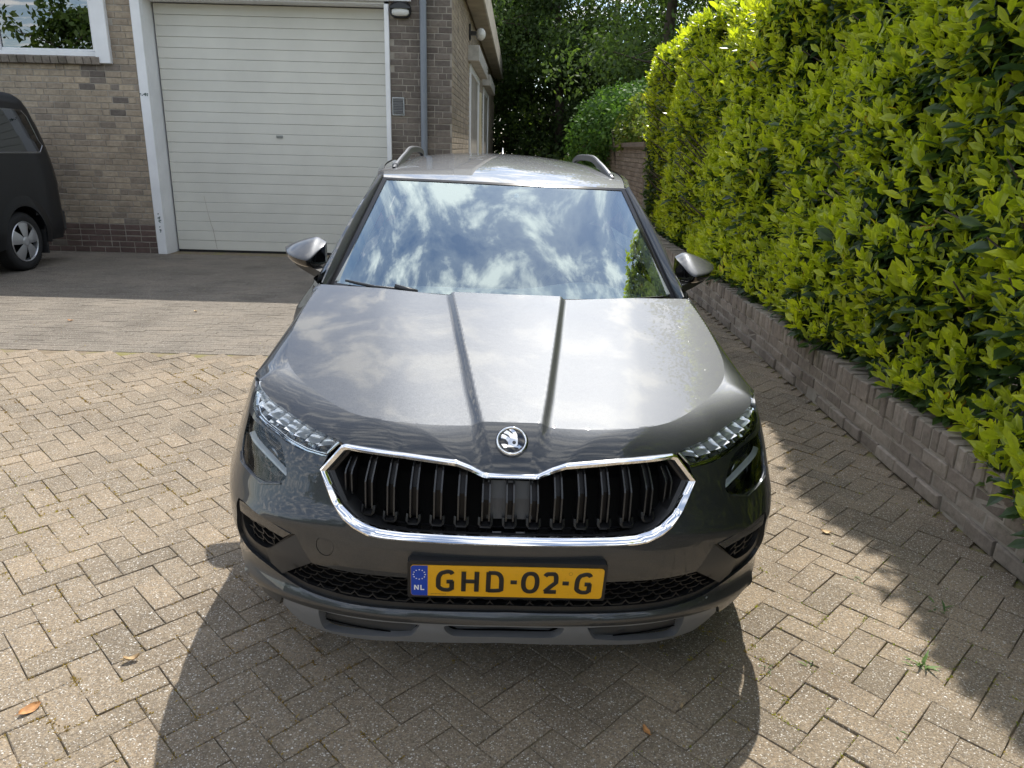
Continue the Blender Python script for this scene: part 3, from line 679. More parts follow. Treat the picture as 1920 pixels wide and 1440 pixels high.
shrub('flowering_shrub', 'yellow-green loose shrub growing over the garden wall coping', [(2.5, 14.4, 1.98, .4, .6, .26), (2.6, 13.7, 1.95, .4, .5, .25), (2.3, 15.8, 1.9, .36, .6, .42), (2.45, 15.2, 2.35, .35, .5, .3)], 2600, .085, MAT['shrub_leaf'], (.2, 1), np.array([2.5, 14.8, 1.2]))
shrub('low_shrub', 'small pale flowering bush in front of the ivy beside the alley', [(1.75, 19.2, 1.25, .45, .6, .45), (1.5, 19.8, .9, .5, .6, .6)], 1300, .09, MAT['shrub_leaf'], (.1, .8), np.array([1.7, 19.4, 0]))

# ------------------------------------------------------------------ trees
tr_ = np.random.default_rng(5)
def tree(label, x, y, h, rad, n, dens=1.0, base=.18, tl=(0, 1), L=.15, seed=0, group=None):
    r = np.random.default_rng(seed + 100); t = empty('tree', (x, y, 0)); tag(t, label, 'tree', group)
    w = MB(); lean = r.normal(0, .03, 2); tops = []
    tk = [Vector((lean[0] * h * f + .1 * math.sin(f * 5 + seed), lean[1] * h * f + .1 * math.cos(f * 4 + seed), h * f)) for f in np.linspace(0, .86, 8)]
    w.tube(tk, [h * .021 * (1 - .88 * f) + .012 for f in np.linspace(0, 1, 8)], 9)
    w.build('trunk', MAT['bark'], t, smooth=True)
    w = MB(); ends = []
    for k in range(26):
        f = r.uniform(base, .95); i = min(6, int(f / .86 * 7)); s_ = tk[min(i, 7)]
        az = k * 2.4 + r.normal(0, .3); prof = math.sin(min(1, (1.02 - f) / (1.02 - base) * 1.15) * math.pi * .62) ** .8; ln = rad * prof * r.uniform(.65, 1.12)
        d = Vector((math.cos(az), math.sin(az), 0)); p1 = s_ + d * ln * .5 + Vector((0, 0, ln * .22)); p2 = s_ + d * ln + Vector((0, 0, ln * .28 + r.normal(0, .2)))
        w.tube([s_, p1, p2], [h * .007 * (1.1 - f) + .012, .02 + .01, .008], 5); ends += [(p1, .55), (p2, .85), (s_ + (p1 - s_) * .6, .4)]
        for q_ in range(3):
            d2 = Vector((r.normal(), r.normal(), r.normal() * .5)).normalized(); b0 = p1 + (p2 - p1) * r.random(); b1 = b0 + d2 * ln * .4; w.tube([b0, b1], [.014, .005], 4); ends.append((b1, .75))
    for k in range(8): ends.append((Vector((lean[0] * h, lean[1] * h, h * r.uniform(.84, .97))) + Vector((r.normal(0, .4), r.normal(0, .4), 0)), .6))
    w.build('limbs', MAT['bark'], t)
    per = max(8, int(n / len(ends))); P, Nn, T = [], [], []
    for e, s_ in ends:
        rr_ = rad * .27 * r.uniform(.6, 1.25); k = int(per * r.uniform(.5, 1.5) * dens); d = rand_dir(k, r) * (r.random(k) ** .45)[:, None] * np.array([rr_, rr_, rr_ * .72])
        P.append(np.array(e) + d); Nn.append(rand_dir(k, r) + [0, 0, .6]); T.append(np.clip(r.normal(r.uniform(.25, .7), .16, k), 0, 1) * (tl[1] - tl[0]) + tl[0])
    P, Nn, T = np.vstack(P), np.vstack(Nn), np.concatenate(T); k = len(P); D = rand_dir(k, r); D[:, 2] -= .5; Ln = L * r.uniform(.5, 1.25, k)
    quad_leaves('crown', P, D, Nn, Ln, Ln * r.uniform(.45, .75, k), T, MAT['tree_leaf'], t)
    return t
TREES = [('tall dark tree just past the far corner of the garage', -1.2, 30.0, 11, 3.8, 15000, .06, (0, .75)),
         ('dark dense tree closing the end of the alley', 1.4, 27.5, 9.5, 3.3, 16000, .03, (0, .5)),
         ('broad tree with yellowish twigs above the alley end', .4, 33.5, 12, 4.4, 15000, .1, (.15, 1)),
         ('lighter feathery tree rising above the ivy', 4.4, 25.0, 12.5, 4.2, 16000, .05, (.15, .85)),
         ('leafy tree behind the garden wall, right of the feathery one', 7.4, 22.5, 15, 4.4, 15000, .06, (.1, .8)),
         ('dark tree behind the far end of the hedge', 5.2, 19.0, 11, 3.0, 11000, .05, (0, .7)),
         ('tall tree standing well behind the hedge', 8.5, 16.0, 17, 4.6, 9000, .08, (.1, .8)),
         ('old tree far behind the garage roof', -6.5, 34.0, 12, 4.6, 9000, .15, (.1, .8)),
         ('tree in the gap between the two alley trees at the back', 3.6, 36.0, 13, 4.8, 13000, .08, (0, .7))]
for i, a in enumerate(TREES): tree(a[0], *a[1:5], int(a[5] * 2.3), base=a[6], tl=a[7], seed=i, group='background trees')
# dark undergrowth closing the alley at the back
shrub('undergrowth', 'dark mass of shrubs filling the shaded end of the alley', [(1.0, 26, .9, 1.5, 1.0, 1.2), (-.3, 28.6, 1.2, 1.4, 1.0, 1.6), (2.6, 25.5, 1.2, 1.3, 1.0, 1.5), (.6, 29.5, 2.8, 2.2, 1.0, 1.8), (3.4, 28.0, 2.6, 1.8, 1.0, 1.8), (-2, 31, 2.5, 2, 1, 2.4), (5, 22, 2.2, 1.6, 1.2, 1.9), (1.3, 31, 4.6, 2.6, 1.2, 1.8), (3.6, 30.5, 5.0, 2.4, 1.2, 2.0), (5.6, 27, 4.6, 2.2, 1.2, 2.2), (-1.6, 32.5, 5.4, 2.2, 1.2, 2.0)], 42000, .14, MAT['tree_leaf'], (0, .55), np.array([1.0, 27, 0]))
sb = empty('street_hedge', (0, -13, 0)); tag(sb, 'broad leafy hedge bank lining the opposite side of the street', 'hedge')
clump_leaves('foliage', [(x_, -13 + (k_ % 2) * .8, 1.7 + .35 * math.sin(k_ * 2.1), 2.0, 1.1, 1.9 + .5 * math.sin(k_ * 1.3)) for k_, x_ in enumerate(np.arange(-32, 16, 2.3))], 14000, .26, MAT['ivy_leaf'], sb, ir, (.1, 1), .2, (0, -13, 0))['kind'] = 'stuff'
w = MB(); w.cbox((-33, -1.1, 0), (16, .9, 2.6), .3); w.build('blocking_core', MAT['core_dark'], sb)  # solid dark box added as unseen core of the hedge bank
# trees across the street, behind the camera (seen only as reflections)
for i, (x, y, h) in enumerate([(-9, -17, 10), (-3.5, -19, 8), (4.5, -18, 9), (11, -15, 11), (-15, -14, 9), (-20.5, -16, 8.5)]):
    tree(['tree across the street, second from the left', 'smallest tree across the street', 'tree across the street, right of the smallest', 'tallest tree across the street', 'tree across the street, next to the leftmost', 'tree across the street, leftmost'][i], x, y, h, h * .33, 3500, L=.34, base=.12, seed=40 + i, tl=(.3, 1), group='street trees behind the camera')
# ------------------------------------------------------------------ the grey car
def nspline(x, y):
    x = np.array(x, float); y = np.array(y, float); n = len(x); h = np.diff(x)
    A = np.zeros((n, n)); b = np.zeros(n); A[0, 0] = A[-1, -1] = 1
    for i in range(1, n - 1):
        A[i, i - 1] = h[i - 1]; A[i, i] = 2 * (h[i - 1] + h[i]); A[i, i + 1] = h[i]; b[i] = 3 * ((y[i + 1] - y[i]) / h[i] - (y[i] - y[i - 1]) / h[i - 1])
    c = np.linalg.solve(A, b); d = np.diff(c) / (3 * h); bb = np.diff(y) / h - h * (2 * c[:-1] + c[1:]) / 3
    def f(t):
        t = np.asarray(t, float); i = np.clip(np.searchsorted(x, t) - 1, 0, n - 2); u = t - x[i]
        return y[i] + bb[i] * u + c[i] * u ** 2 + d[i] * u ** 3
    return f
PLAN = [(0, 0), (.2, .006), (.35, .022), (.45, .045), (.55, .08), (.65, .13), (.74, .20), (.80, .272), (.845, .36), (.875, .46), (.892, .58), (.900, .72)]
PROF = [(.14, .11), (.17, .09), (.20, .07), (.23, .045), (.27, .03), (.31, .03), (.35, .04), (.40, .02), (.44, .003), (.48, 0), (.54, .0), (.58, .012), (.62, .03), (.66, .045), (.70, .06), (.74, .078), (.78, .098), (.82, .125), (.86, .16), (.92, .21)]
_P = np.array(PLAN); _full = np.vstack([_P[:0:-1] * [-1, 1], _P])
_sl = np.concatenate([[0], np.cumsum(np.hypot(*np.diff(_full, axis=0).T))]); _sl -= _sl[len(_P) - 1]; SMAX = _sl[-1]
_px = nspline(_sl, _full[:, 0]); _py = nspline(_sl, _full[:, 1])
_pz = np.array(PROF); _zz = np.linspace(.14, .92, 157); _pv = np.interp(_zz, _pz[:, 0], _pz[:, 1])
for _ in range(14): _pv[1:-1] = .25 * _pv[:-2] + .5 * _pv[1:-1] + .25 * _pv[2:]
def S(s, z, off=0.0):
    """front surface of the car: s = distance round the nose in plan, z = height, off = outwards"""
    s = np.asarray(s, float); z = np.asarray(z, float); e = 1e-4; x = _px(s); y = _py(s)
    tx = _px(s + e) - _px(s - e); ty = _py(s + e) - _py(s - e); l = np.hypot(tx, ty); tx, ty = tx / l, ty / l
    w = np.clip((np.abs(s) - .72) / .3, 0, 1); w = w * w * (3 - 2 * w); e_in = np.clip((np.abs(s) - .86) / .14, 0, 1); d = np.interp(z, _zz, _pv) * (1 - .5 * w) + e_in * (.008 + .016 * np.clip((z - .58) / .2, 0, 1)) - off
    return np.stack([x - ty * d, y + tx * d, z + 0 * s], -1)
car = empty('car'); tag(car, 'grey metallic compact SUV parked facing the viewer, yellow plate GHD-02-G', 'car')
psi, rho = .0441, .0226
axx = np.array([math.cos(psi) * math.cos(rho), math.sin(psi) * math.cos(rho), -math.sin(rho)]); ayy = np.array([-math.sin(psi), math.cos(psi), 0]); azz = np.cross(axx, ayy)
car.matrix_world = frame_m(axx, ayy, azz, (-.009, 1.74, 0))
PAINT = MAT['car_paint']
def dens(poly, step=.009, closed=False):
    P = [np.array(p, float) for p in poly]; out = []
    n = len(P) if closed else len(P) - 1
    for i in range(n):
        a, b = P[i], P[(i + 1) % len(P)]; k = max(1, int(np.ceil(np.hypot(*(b - a)) / step)))
        out += [a + (b - a) * t / k for t in range(k)]
    if not closed: out.append(P[-1])
    return np.array(out)
def smoothp(poly, keep=(), n=6, it=1):
    """Chaikin corner rounding of an open polyline; endpoints and indices in keep stay sharp"""
    P = [tuple(p) for p in poly]
    for _ in range(it):
        Q = [P[0]]; kk = set()
        for i in range(1, len(P) - 1):
            a, b, c = map(np.array, (P[i - 1], P[i], P[i + 1]))
            if i in keep: kk.add(len(Q)); Q.append(P[i])
            else: Q.append(tuple(b * .75 + a * .25)); Q.append(tuple(b * .75 + c * .25))
        Q.append(P[-1]); P = Q; keep = kk
    return P
def sym(half):
    """closed symmetric outline from a half outline that starts and ends on the centre line"""
    h = [tuple(p) for p in half]; return h + [(-a, b) for a, b in h[::-1] if abs(a) > 1e-6]
def mir(poly): return [(-a, b) for a, b in poly][::-1]
def inpoly(P, poly):
    x, y = P[:, 0], P[:, 1]; ins = np.zeros(len(P), bool); n = len(poly); j = n - 1; Q = np.asarray(poly)
    for i in range(n):
        xi, yi = Q[i]; xj, yj = Q[j]; c = ((yi > y) != (yj > y)) & (x < (xj - xi) * (y - yi) / (yj - yi + 1e-12) + xi); ins ^= c; j = i
    return ins
def patch(name, outer, mat_, parent, holes=(), off=0.0, wall=0.0, grid=.016, step=.009, fn=S, offfn=None, smooth=R_(50)):
    """sheet of the front surface inside `outer` minus `holes` with real edge walls `wall` deep"""
    loops = [dens(outer, step, True)] + [dens(h, step, True) for h in holes]
    pts = np.vstack(loops); edges = []; n = 0
    for L in loops: edges += [(n + i, n + (i + 1) % len(L)) for i in range(len(L))]; n += len(L)
    lo, hi = loops[0].min(0), loops[0].max(0)
    gx, gy = np.meshgrid(np.arange(lo[0] + grid / 2, hi[0], grid), np.arange(lo[1] + grid / 2, hi[1], grid)); G = np.stack([gx.ravel(), gy.ravel()], 1)
    G = G[inpoly(G, loops[0])]
    for h in loops[1:]: G = G[~inpoly(G, h)]
    if len(G):
        dmin = np.full(len(G), 9.)
        for k in range(0, len(pts), 400): dmin = np.minimum(dmin, np.hypot(G[:, None, 0] - pts[None, k:k + 400, 0], G[:, None, 1] - pts[None, k:k + 400, 1]).min(1))
        G = G[dmin > grid * .45]
    allp = np.vstack([pts, G]) if len(G) else pts
    ov, oe, of, *_r = delaunay_2d_cdt([Vector(p) for p in allp], edges, [], 0, 1e-7)
    ov = np.array([(v[0], v[1]) for v in ov]); of = np.array([tuple(f) for f in of])
    cen = ov[of].mean(1); ok = inpoly(cen, loops[0])
    for h in loops[1:]: ok &= ~inpoly(cen, h)
    of = of[ok]; o_ = off if offfn is None else off + offfn(ov[:, 0], ov[:, 1]); V = fn(ov[:, 0], ov[:, 1], o_)
    Fl = [tuple(f) for f in of]; V = [tuple(v) for v in V]
    if wall:
        for L in loops:
            a = len(V); oo = off if offfn is None else off + offfn(L[:, 0], L[:, 1])
            V += [tuple(v) for v in fn(L[:, 0], L[:, 1], oo)] + [tuple(v) for v in fn(L[:, 0], L[:, 1], oo - wall)]; m_ = len(L)
            cw = np.sum(L[:, 0] * np.roll(L[:, 1], -1) - np.roll(L[:, 0], -1) * L[:, 1]) > 0
            for i in range(m_):
                f = (a + i, a + (i + 1) % m_, a + m_ + (i + 1) % m_, a + m_ + i); Fl.append(f)
    me = mkmesh(name, V, Fl, mat_, smooth)
    return link(name, me, parent)
def ribbon(name, path, rows, mat_, parent, closed=True, fn=S, smooth=R_(35)):
    """profile swept along a path on the front surface; rows = (offset along in-surface normal, height off)"""
    P = np.asarray(path); n = len(P)
    if closed: T = np.roll(P, -1, 0) - np.roll(P, 1, 0)
    else: T = np.gradient(P, axis=0)
    T /= np.maximum(np.linalg.norm(T, axis=1)[:, None], 1e-9); Nn = np.stack([-T[:, 1], T[:, 0]], 1)
    G = [fn(P[:, 0] + Nn[:, 0] * a, P[:, 1] + Nn[:, 1] * a, h) for a, h in rows]
    g = MB(); G = np.array(G)
    if closed: G = np.concatenate([G, G[:, :1]], 1)
    g.grid(G); return g.build(name, mat_, parent, smooth)
def between(name, A, B, rows, mat_, parent, smooth=R_(35), fn=S):
    """band between two matching outlines A and B; rows = (fraction A->B, height off)"""
    A, B = np.asarray(A), np.asarray(B); G = []
    for f, h in rows: q = A * (1 - f) + B * f; G.append(fn(q[:, 0], q[:, 1], h))
    G = np.array(G); g = MB(); g.grid(G); o = g.build(name, mat_, parent, smooth); bm = bmesh.new(); bm.from_mesh(o.data); bmesh.ops.remove_doubles(bm, verts=bm.verts, dist=.0004); bm.to_mesh(o.data); bm.free(); o.data.set_sharp_from_angle(angle=smooth); return o
def resample(poly, n):
    P = np.asarray(poly, float); d = np.concatenate([[0], np.cumsum(np.hypot(*np.diff(P, axis=0).T))]); t = np.linspace(0, d[-1], n)
    return np.stack([np.interp(t, d, P[:, 0]), np.interp(t, d, P[:, 1])], 1)

# outlines on the front surface (half: s >= 0)
CH_T_O = [(0, .7295), (.066, .7295), (.074, .731), (.109, .745), (.15, .757), (.30, .767), (.478, .772), (.489, .769)]
CH_B_O = [(.541, .703), (.489, .629), (.453, .594), (.42, .575), (.376, .5585), (.344, .5545), (.217, .5535), (0, .553)]
CH_T_I = [(0, .712), (.066, .712), (.074, .7125), (.108, .725), (.146, .736), (.297, .748), (.462, .754), (.471, .7515)]
CH_B_I = [(.515, .698), (.455, .624), (.413, .599), (.38, .588), (.34, .581), (.275, .579), (.148, .579), (0, .580)]
HL_TOP = [(.496, .776), (.539, .784), (.59, .791), (.656, .803), (.739, .816), (.832, .832), (.90, .8495), (.928, .858), (.943, .867)]
HL_BOT = [(.527, .745), (.535, .732), (.608, .7355), (.698, .748), (.804, .767), (.865, .783), (.905, .797), (.949, .826)]
HL_MID = [(.530, .7475), (.571, .752), (.69, .768), (.825, .797), (.892, .829), (.931, .857)]
MAINB = [(0, .442), (.27, .443), (.442, .438), (.541, .443), (.591, .522), (.605, .521), (.694, .543), (.80, .556), (.836, .553)]
LIPT = [(.866, .44), (.872, .41), (.85, .381), (.764, .362), (.687, .348), (.588, .327), (.458, .3205), (.286, .324), (0, .329)]
LIPB = [(0, .295), (.231, .290), (.398, .286), (.559, .281), (.676, .281)]
LIPC = [(.703, .243), (.762, .264), (.818, .287), (.878, .318), (1.0, .335), (1.135, .335)]
SKB = [(.694, .243), (.676, .205), (.64, .172), (.56, .163), (.48, .167), (.295, .192), (0, .208)]
LAMP = [(.925, .778), (.906, .776), (.79, .757), (.711, .739), (.678, .706), (.657, .676), (.654, .657), (.667, .643), (.752, .624), (.882, .650), (.908, .692)]
# bumper skin: painted, with holes for lamps and the lower intake / side vents
out_half = CH_B_O[::-1] + [(.5255, .742)] + [(a, b - .002) for a, b in HL_BOT[1:]] + [(.965, .842), (1.0, .850), (1.06, .848), (1.135, .832), (1.135, .335)] + LIPC[:-1][::-1] + LIPB[::-1]
hole_u = sym(smoothp(MAINB, keep=(3, 4, 8), it=1) + smoothp(LIPT, keep=(), it=2))
lampR = smoothp(LAMP + LAMP[:1], it=1)[:-1]
TOWC = (-.498, .507)
tow = [(TOWC[0] + .0265 * math.cos(t) * (1 if math.sin(t) < .25 else 1), TOWC[1] + (.029 * math.sin(t) if math.sin(t) < .75 else .022)) for t in np.linspace(0, 2 * math.pi, 28, endpoint=False)]
def lipridge(s, z):
    a = np.exp(-((z - .303) / .012) ** 2) * .010 + np.exp(-((z - .285) / .05) ** 2) * .004
    scoop = -.012 * np.exp(-((z - .655) / .04) ** 2) * np.clip((np.abs(s) - .5) / .12, 0, 1) * np.clip((.98 - np.abs(s)) / .2, 0, 1)
    crease = .006 * np.exp(-((z - (.585 - .12 * np.clip(np.abs(s) - .40, 0, .5))) / .02) ** 2) * np.clip((np.abs(s) - .36) / .06, 0, 1) * np.clip((.95 - np.abs(s)) / .2, 0, 1)
    return a * np.clip((1.0 - np.abs(s)) / .15, 0, 1) + crease
bumper = patch('bumper', sym(out_half), PAINT, car, holes=[hole_u, lampR, mir(lampR), tow], wall=.014, offfn=lipridge, grid=.015)
tw = np.array(tow); tw = TOWC + (tw - TOWC) * .955
patch('tow_cover', tw.tolist(), PAINT, bumper, off=-.0012, wall=.006, offfn=lipridge, step=.006, grid=.012)
patch('bumper_core', [(-.86, .30), (.86, .30), (1.0, .42), (1.0, .70), (-1.0, .70), (-1.0, .42)], MAT['void_black'], car, off=-.055, grid=.05, step=.05)
# lower intake lattice, side vents, trapezoid panels
MB_D = MAT['black_plastic']
def lattice(name, region, mat_, parent, cw, chh, off, th=.0035, skew=0.0, depth=.012):
    lo = np.min(region, 0); hi = np.max(region, 0); g = MB(); seg = set()
    for r in range(int((hi[1] - lo[1]) / chh) + 3):
        zc = lo[1] + (r - .5) * chh
        for k in range(int((hi[0] - lo[0]) / cw) + 3):
            sc = lo[0] + (k - 1 + .5 * (r % 2)) * cw
            pts = [(sc - cw * .5, zc), (sc - cw * .28, zc - chh * .55), (sc + cw * .28, zc - chh * .55), (sc + cw * .5, zc), (sc + cw * .5, zc + chh * .25)]
            for a, b in zip(pts[:-1], pts[1:]): seg.add(((round(a[0], 4), round(a[1], 4)), (round(b[0], 4), round(b[1], 4))))
    for a, b in sorted(seg):
        a, b = np.array(a), np.array(b); a = a + [skew * (a[1] - lo[1]), 0]; b = b + [skew * (b[1] - lo[1]), 0]
        if not inpoly(np.array([(a + b) / 2, a, b]), region).all(): continue
        t = (b - a) / max(np.hypot(*(b - a)), 1e-6); n = np.array([-t[1], t[0]]) * th / 2
        q = [a + n, b + n, b - n, a - n]; top = [tuple(S(p[0], p[1], off)) for p in q]; bot = [tuple(S(p[0], p[1], off - depth)) for p in q]
        g.add(top + bot, [(0, 1, 2, 3), (0, 4, 5, 1), (2, 6, 7, 3)])
    return g.build(name, mat_, parent)
intake_poly = sym(MAINB[:4] + [(.68, .350)] + LIPT[4:])
intake = patch('lower_intake', intake_poly, MAT['void_black'], car, off=-.034, grid=.03, step=.02)
lattice('intake_mesh', intake_poly, MB_D, intake, .056, .0205, -.012)
patch('intake_frame', sym([(0, .343), (.286, .338), (.458, .335), (.588, .343), (.68, .362)] + LIPT[4:]), MB_D, intake, off=-.008, wall=.02)
TRAP = [(.592, .520), (.5425, .4435), (.684, .3505), (.725, .372), (.716, .426)]
FOG = [(.612, .513), (.632, .5025), (.77, .521), (.828, .528), (.84, .47), (.80, .43), (.735, .425), (.70, .44)]
BLADE = [(.604, .5205), (.63, .5025), (.70, .516), (.815, .522), (.824, .551), (.80, .5535), (.694, .5425)]
for sg in (1, -1):
    q_ = (lambda L: L) if sg > 0 else mir
    vent_poly = q_([(.605, .522), (.694, .5435), (.80, .5565), (.842, .555), (.872, .44), (.878, .41), (.856, .38), (.764, .361), (.69, .349), (.684, .351), (.716, .426), (.592, .520)])
    vp = patch('side_vent', vent_poly, MB_D, car, off=-.012, grid=.02, holes=[q_(smoothp(FOG + FOG[:1], it=1)[:-1])], wall=.03)
    patch('vent_backing', q_(FOG), MAT['void_black'], vp, off=-.040, grid=.03)
    lattice('vent_mesh', q_(FOG), MB_D, vp, .05, .022, -.022, skew=.9 * sg)
    patch('vent_panel', q_(TRAP), MAT['matte_plastic'], car, off=-.003, wall=.02, grid=.02)
    patch('vent_blade', q_(BLADE), MAT['blade_brown_reflection'], car, off=.003, wall=.012, grid=.012)
# skid plate with three slots
OP1 = [(.548, .273), (.556, .225), (.562, .186), (.545, .180), (.50, .184), (.40, .199), (.275, .220), (.258, .232), (.240, .268), (.236, .279), (.398, .274)]
OP2 = [(0, .281), (.155, .279), (.171, .276), (.166, .258), (.15, .240), (.135, .235), (0, .238)]
skid_half = [(a, b - .002) for a, b in LIPB] + SKB[:]
op1 = smoothp(OP1 + OP1[:1], it=1)[:-1]
def skidoff(s, z): return -.004 + .012 * np.clip((.23 - z) / .05, 0, 1)
patch('skid_plate', sym(skid_half), MAT['skid_grey'], car, holes=[op1, mir(op1), sym(smoothp(OP2, it=1))], wall=.03, offfn=skidoff, grid=.014)
for sg in (0, 1, -1):
    pl_ = sym(OP2) if sg == 0 else (OP1 if sg > 0 else mir(OP1))
    cx = np.mean([p[0] for p in pl_]); cz = np.mean([p[1] for p in pl_])
    patch('skid_slot', pl_, MAT['matte_plastic'], car, off=-.026, grid=.02, offfn=lambda s, z: -.035 * np.clip((z - .222) / .03, 0, 1))

# ---- grille
grille = patch('grille', sym(CH_T_I + CH_B_I), MAT['void_black'], car, off=-.075, grid=.03, step=.02)
cto = resample(dens(CH_T_O, .004), 90); cti = resample(dens(CH_T_I, .004), 90); cbo = resample(dens(CH_B_O, .004), 110); cbi = resample(dens(CH_B_I, .004), 110)
def seamline(a, b, n=8): return np.array([np.array(a) + (np.array(b) - np.array(a)) * t for t in np.linspace(0, 1, n)])
lo_o = np.vstack([cto, seamline(cto[-1], cbo[0], 14)[1:-1], cbo]); lo_i = np.vstack([cti, seamline(cti[-1], cbi[0], 14)[1:-1], cbi])
lo_i = lo_o + (lo_i - lo_o) * .86
loop_o = np.vstack([lo_o, (lo_o * [-1, 1])[::-1]]); loop_i = np.vstack([lo_i, (lo_i * [-1, 1])[::-1]])
between('chrome_surround', loop_o, loop_i, [(-.02, -.012), (0.0, .004), (.10, .010), (.30, .0125), (.78, .006), (.98, -.004), (1.04, -.045)], MAT['chrome'], car, smooth=R_(28))
between('grille_rim', loop_i, loop_i * [.972, 1] + [0, 0], [(-.1, -.010), (.4, -.006), (1.0, -.012), (1.4, -.06)], MB_D, grille)
tops = [.2965, .2565, .2135, .1715, .129, .0865, .044, 0]
def ztop_in(s): return np.interp(abs(s), [p[0] for p in CH_T_I] + [.515], [p[1] for p in CH_T_I] + [.698])
def zbot_in(s): return np.interp(abs(s), [p[0] for p in CH_B_I[::-1]], [p[1] for p in CH_B_I[::-1]])
barm = simple('grille_bar', (.008, .008, .009), .4, spec=.25)
simple('bar_edge', (.055, .057, .06), .25, .5)
k = 0
for s0 in np.linspace(-.455, .455, 15):
    zt, zb = ztop_in(s0) - .008, zbot_in(s0) + .006; zm = zb + (zt - zb) * .70
    zl = min(zt - .004, .737); hh = [(zt, -.030), (zl - .004, -.020), (zm, -.006), (zm - .012, -.004), (zb + .030, -.026), (zb + .012, -.034)]
    if abs(s0) > .44: hh = [(zt - .012, -.03), (zm, -.010), (zm - .012, -.008), (zb + .02, -.028), (zb + .01, -.034)]
    bar = MB()
    for ds0, ds1, hx in ((-.0115, -.0075, .004), (-.0075, .0075, -.011), (.0075, .0115, .004)):
        L_ = [tuple(S(s0 + ds0, z, h + hx)) for z, h in hh]; Rr = [tuple(S(s0 + ds1, z, h + hx)) for z, h in hh]
        Lb = [tuple(S(s0 + ds0, z, h + hx - .03)) for z, h in hh]; Rb = [tuple(S(s0 + ds1, z, h + hx - .03)) for z, h in hh]
        if hx > 0: edge = (L_, Rr, Lb, Rb)
        bar.grid(np.array([Lb, L_, Rr, Rb]))
    bo = bar.build('grille_bar', barm, grille)
    for sg in (-1, 1):
        e_ = MB(); L_ = [tuple(S(s0 + sg * .0095 - .0022, z, h + .0048)) for z, h in hh[:]]; Rr = [tuple(S(s0 + sg * .0095 + .0022, z, h + .0048)) for z, h in hh[:]]
        e_.grid(np.array([L_, Rr])); e_.build('bar_edge', MAT['bar_edge'], bo)
    # U-shaped foot below each bar
    ft = MB(); w_ = .017
    if abs(s0) < .43:
        pth = [(s0 - w_, zb + .026), (s0 - w_, zb + .008), (s0 - w_ + .005, zb + .002), (s0 + w_ - .005, zb + .002), (s0 + w_, zb + .008), (s0 + w_, zb + .026)]
        ribbon('bar_foot', pth, [(-.003, -.05), (-.003, -.022), (.003, -.018), (.003, -.05)], MB_D, grille, closed=False)
rad = MB()
rad.grid(np.array([[tuple(S(s, z, -.03 - .012 * (z < .655))) for z in (.60, .655, .657, .70)] for s in np.linspace(-.062, .062, 9)])); rad.build('radar_panel', simple('radar_grey', (.07, .07, .072), .5), grille)
# ---- badge
def chrome_disc(parent): pass
def ztop(X, Y): return .835 + .30 * (Y - .17) - .035 * (Y - .17) ** 2 - .058 * X ** 2

# ---- hood
FOLD = [(0, .172), (.08, .1735), (.16, .168), (.245, .166), (.345, .176), (.405, .195), (.460, .222), (.525, .279), (.574, .331), (.624, .389), (.668, .456), (.691, .522), (.703, .585), (.708, .66), (.709, .74), (.707, .81), (.700, .93), (.690, 1.01), (.685, 1.03)]
REAR = [(0, .935), (.19, .943), (.40, .970), (.58, 1.005), (.685, 1.03)]
G_EDGE = [(.685, 1.03, 1.0485), (.706, 1.02, 1.030), (.738, .93, .957), (.768, .80, .893), (.781, .68, .867), (.783, .58, .855), (.776, .47, .857)]
front_edge = [tuple(S(a, b, .002)) for a, b in HL_TOP[::-1]] + [tuple(S(a, b, .002)) for a, b in CH_T_O[::-1]]
OUT = np.array(G_EDGE + front_edge)                       # rear corner -> along fender -> headlight top -> centre
def arc(P): P = np.asarray(P); d = np.concatenate([[0], np.cumsum(np.linalg.norm(np.diff(P, axis=0), axis=1))]); return d
def rs(P, n=None, t=None):
    P = np.asarray(P, float); d = arc(P); d = d / d[-1]; t = np.linspace(0, 1, n) if t is None else t
    return np.stack([np.interp(t, d, P[:, i]) for i in range(P.shape[1])], 1)
def crs(P, n, it=60):
    Q = rs(P, n)
    for _ in range(it): Q[1:-1] = .25 * Q[:-2] + .5 * Q[1:-1] + .25 * Q[2:]
    return Q
NT = 220
fold_c = crs(np.array(FOLD)[::-1], NT, 30)             # rear corner (t=0) -> centre front (t=1)
fd = arc(fold_c) / arc(fold_c)[-1]
# key pairs (fold fraction -> outline fraction) so that cross lines stay square to the fold
od = arc(OUT); od = od / od[-1]
def ofrac(pt): return od[np.argmin(np.linalg.norm(OUT - np.asarray(pt), axis=1))]
def ffrac(X, Y): return fd[np.argmin(np.hypot(fold_c[:, 0] - X, fold_c[:, 1] - Y))]
K = [(0, 0), (ffrac(.700, .93), ofrac(G_EDGE[2])), (ffrac(.708, .78), ofrac(G_EDGE[3])), (ffrac(.708, .66), ofrac(G_EDGE[5])), (ffrac(.69, .523), ofrac(G_EDGE[6])), (ffrac(.655, .448), ofrac(S(*HL_TOP[7], .002))), (ffrac(.572, .335), ofrac(S(*HL_TOP[4], .002))), (ffrac(.465, .236), ofrac(S(*HL_TOP[1], .002))), (ffrac(.42, .21), ofrac(S(*CH_T_O[6], .002))), (ffrac(.28, .17), ofrac(S(*CH_T_O[4], .002))), (1, 1)]
tt = np.linspace(0, 1, NT); kk = np.interp(tt, [a for a, b in K], [b for a, b in K])
for _ in range(40): kk[1:-1] = .25 * kk[:-2] + .5 * kk[1:-1] + .25 * kk[2:]
foldP = rs(fold_c, t=tt); outP = rs(OUT, t=kk)
for _ in range(3): outP[1:-1] = .25 * outP[:-2] + .5 * outP[1:-1] + .25 * outP[2:]
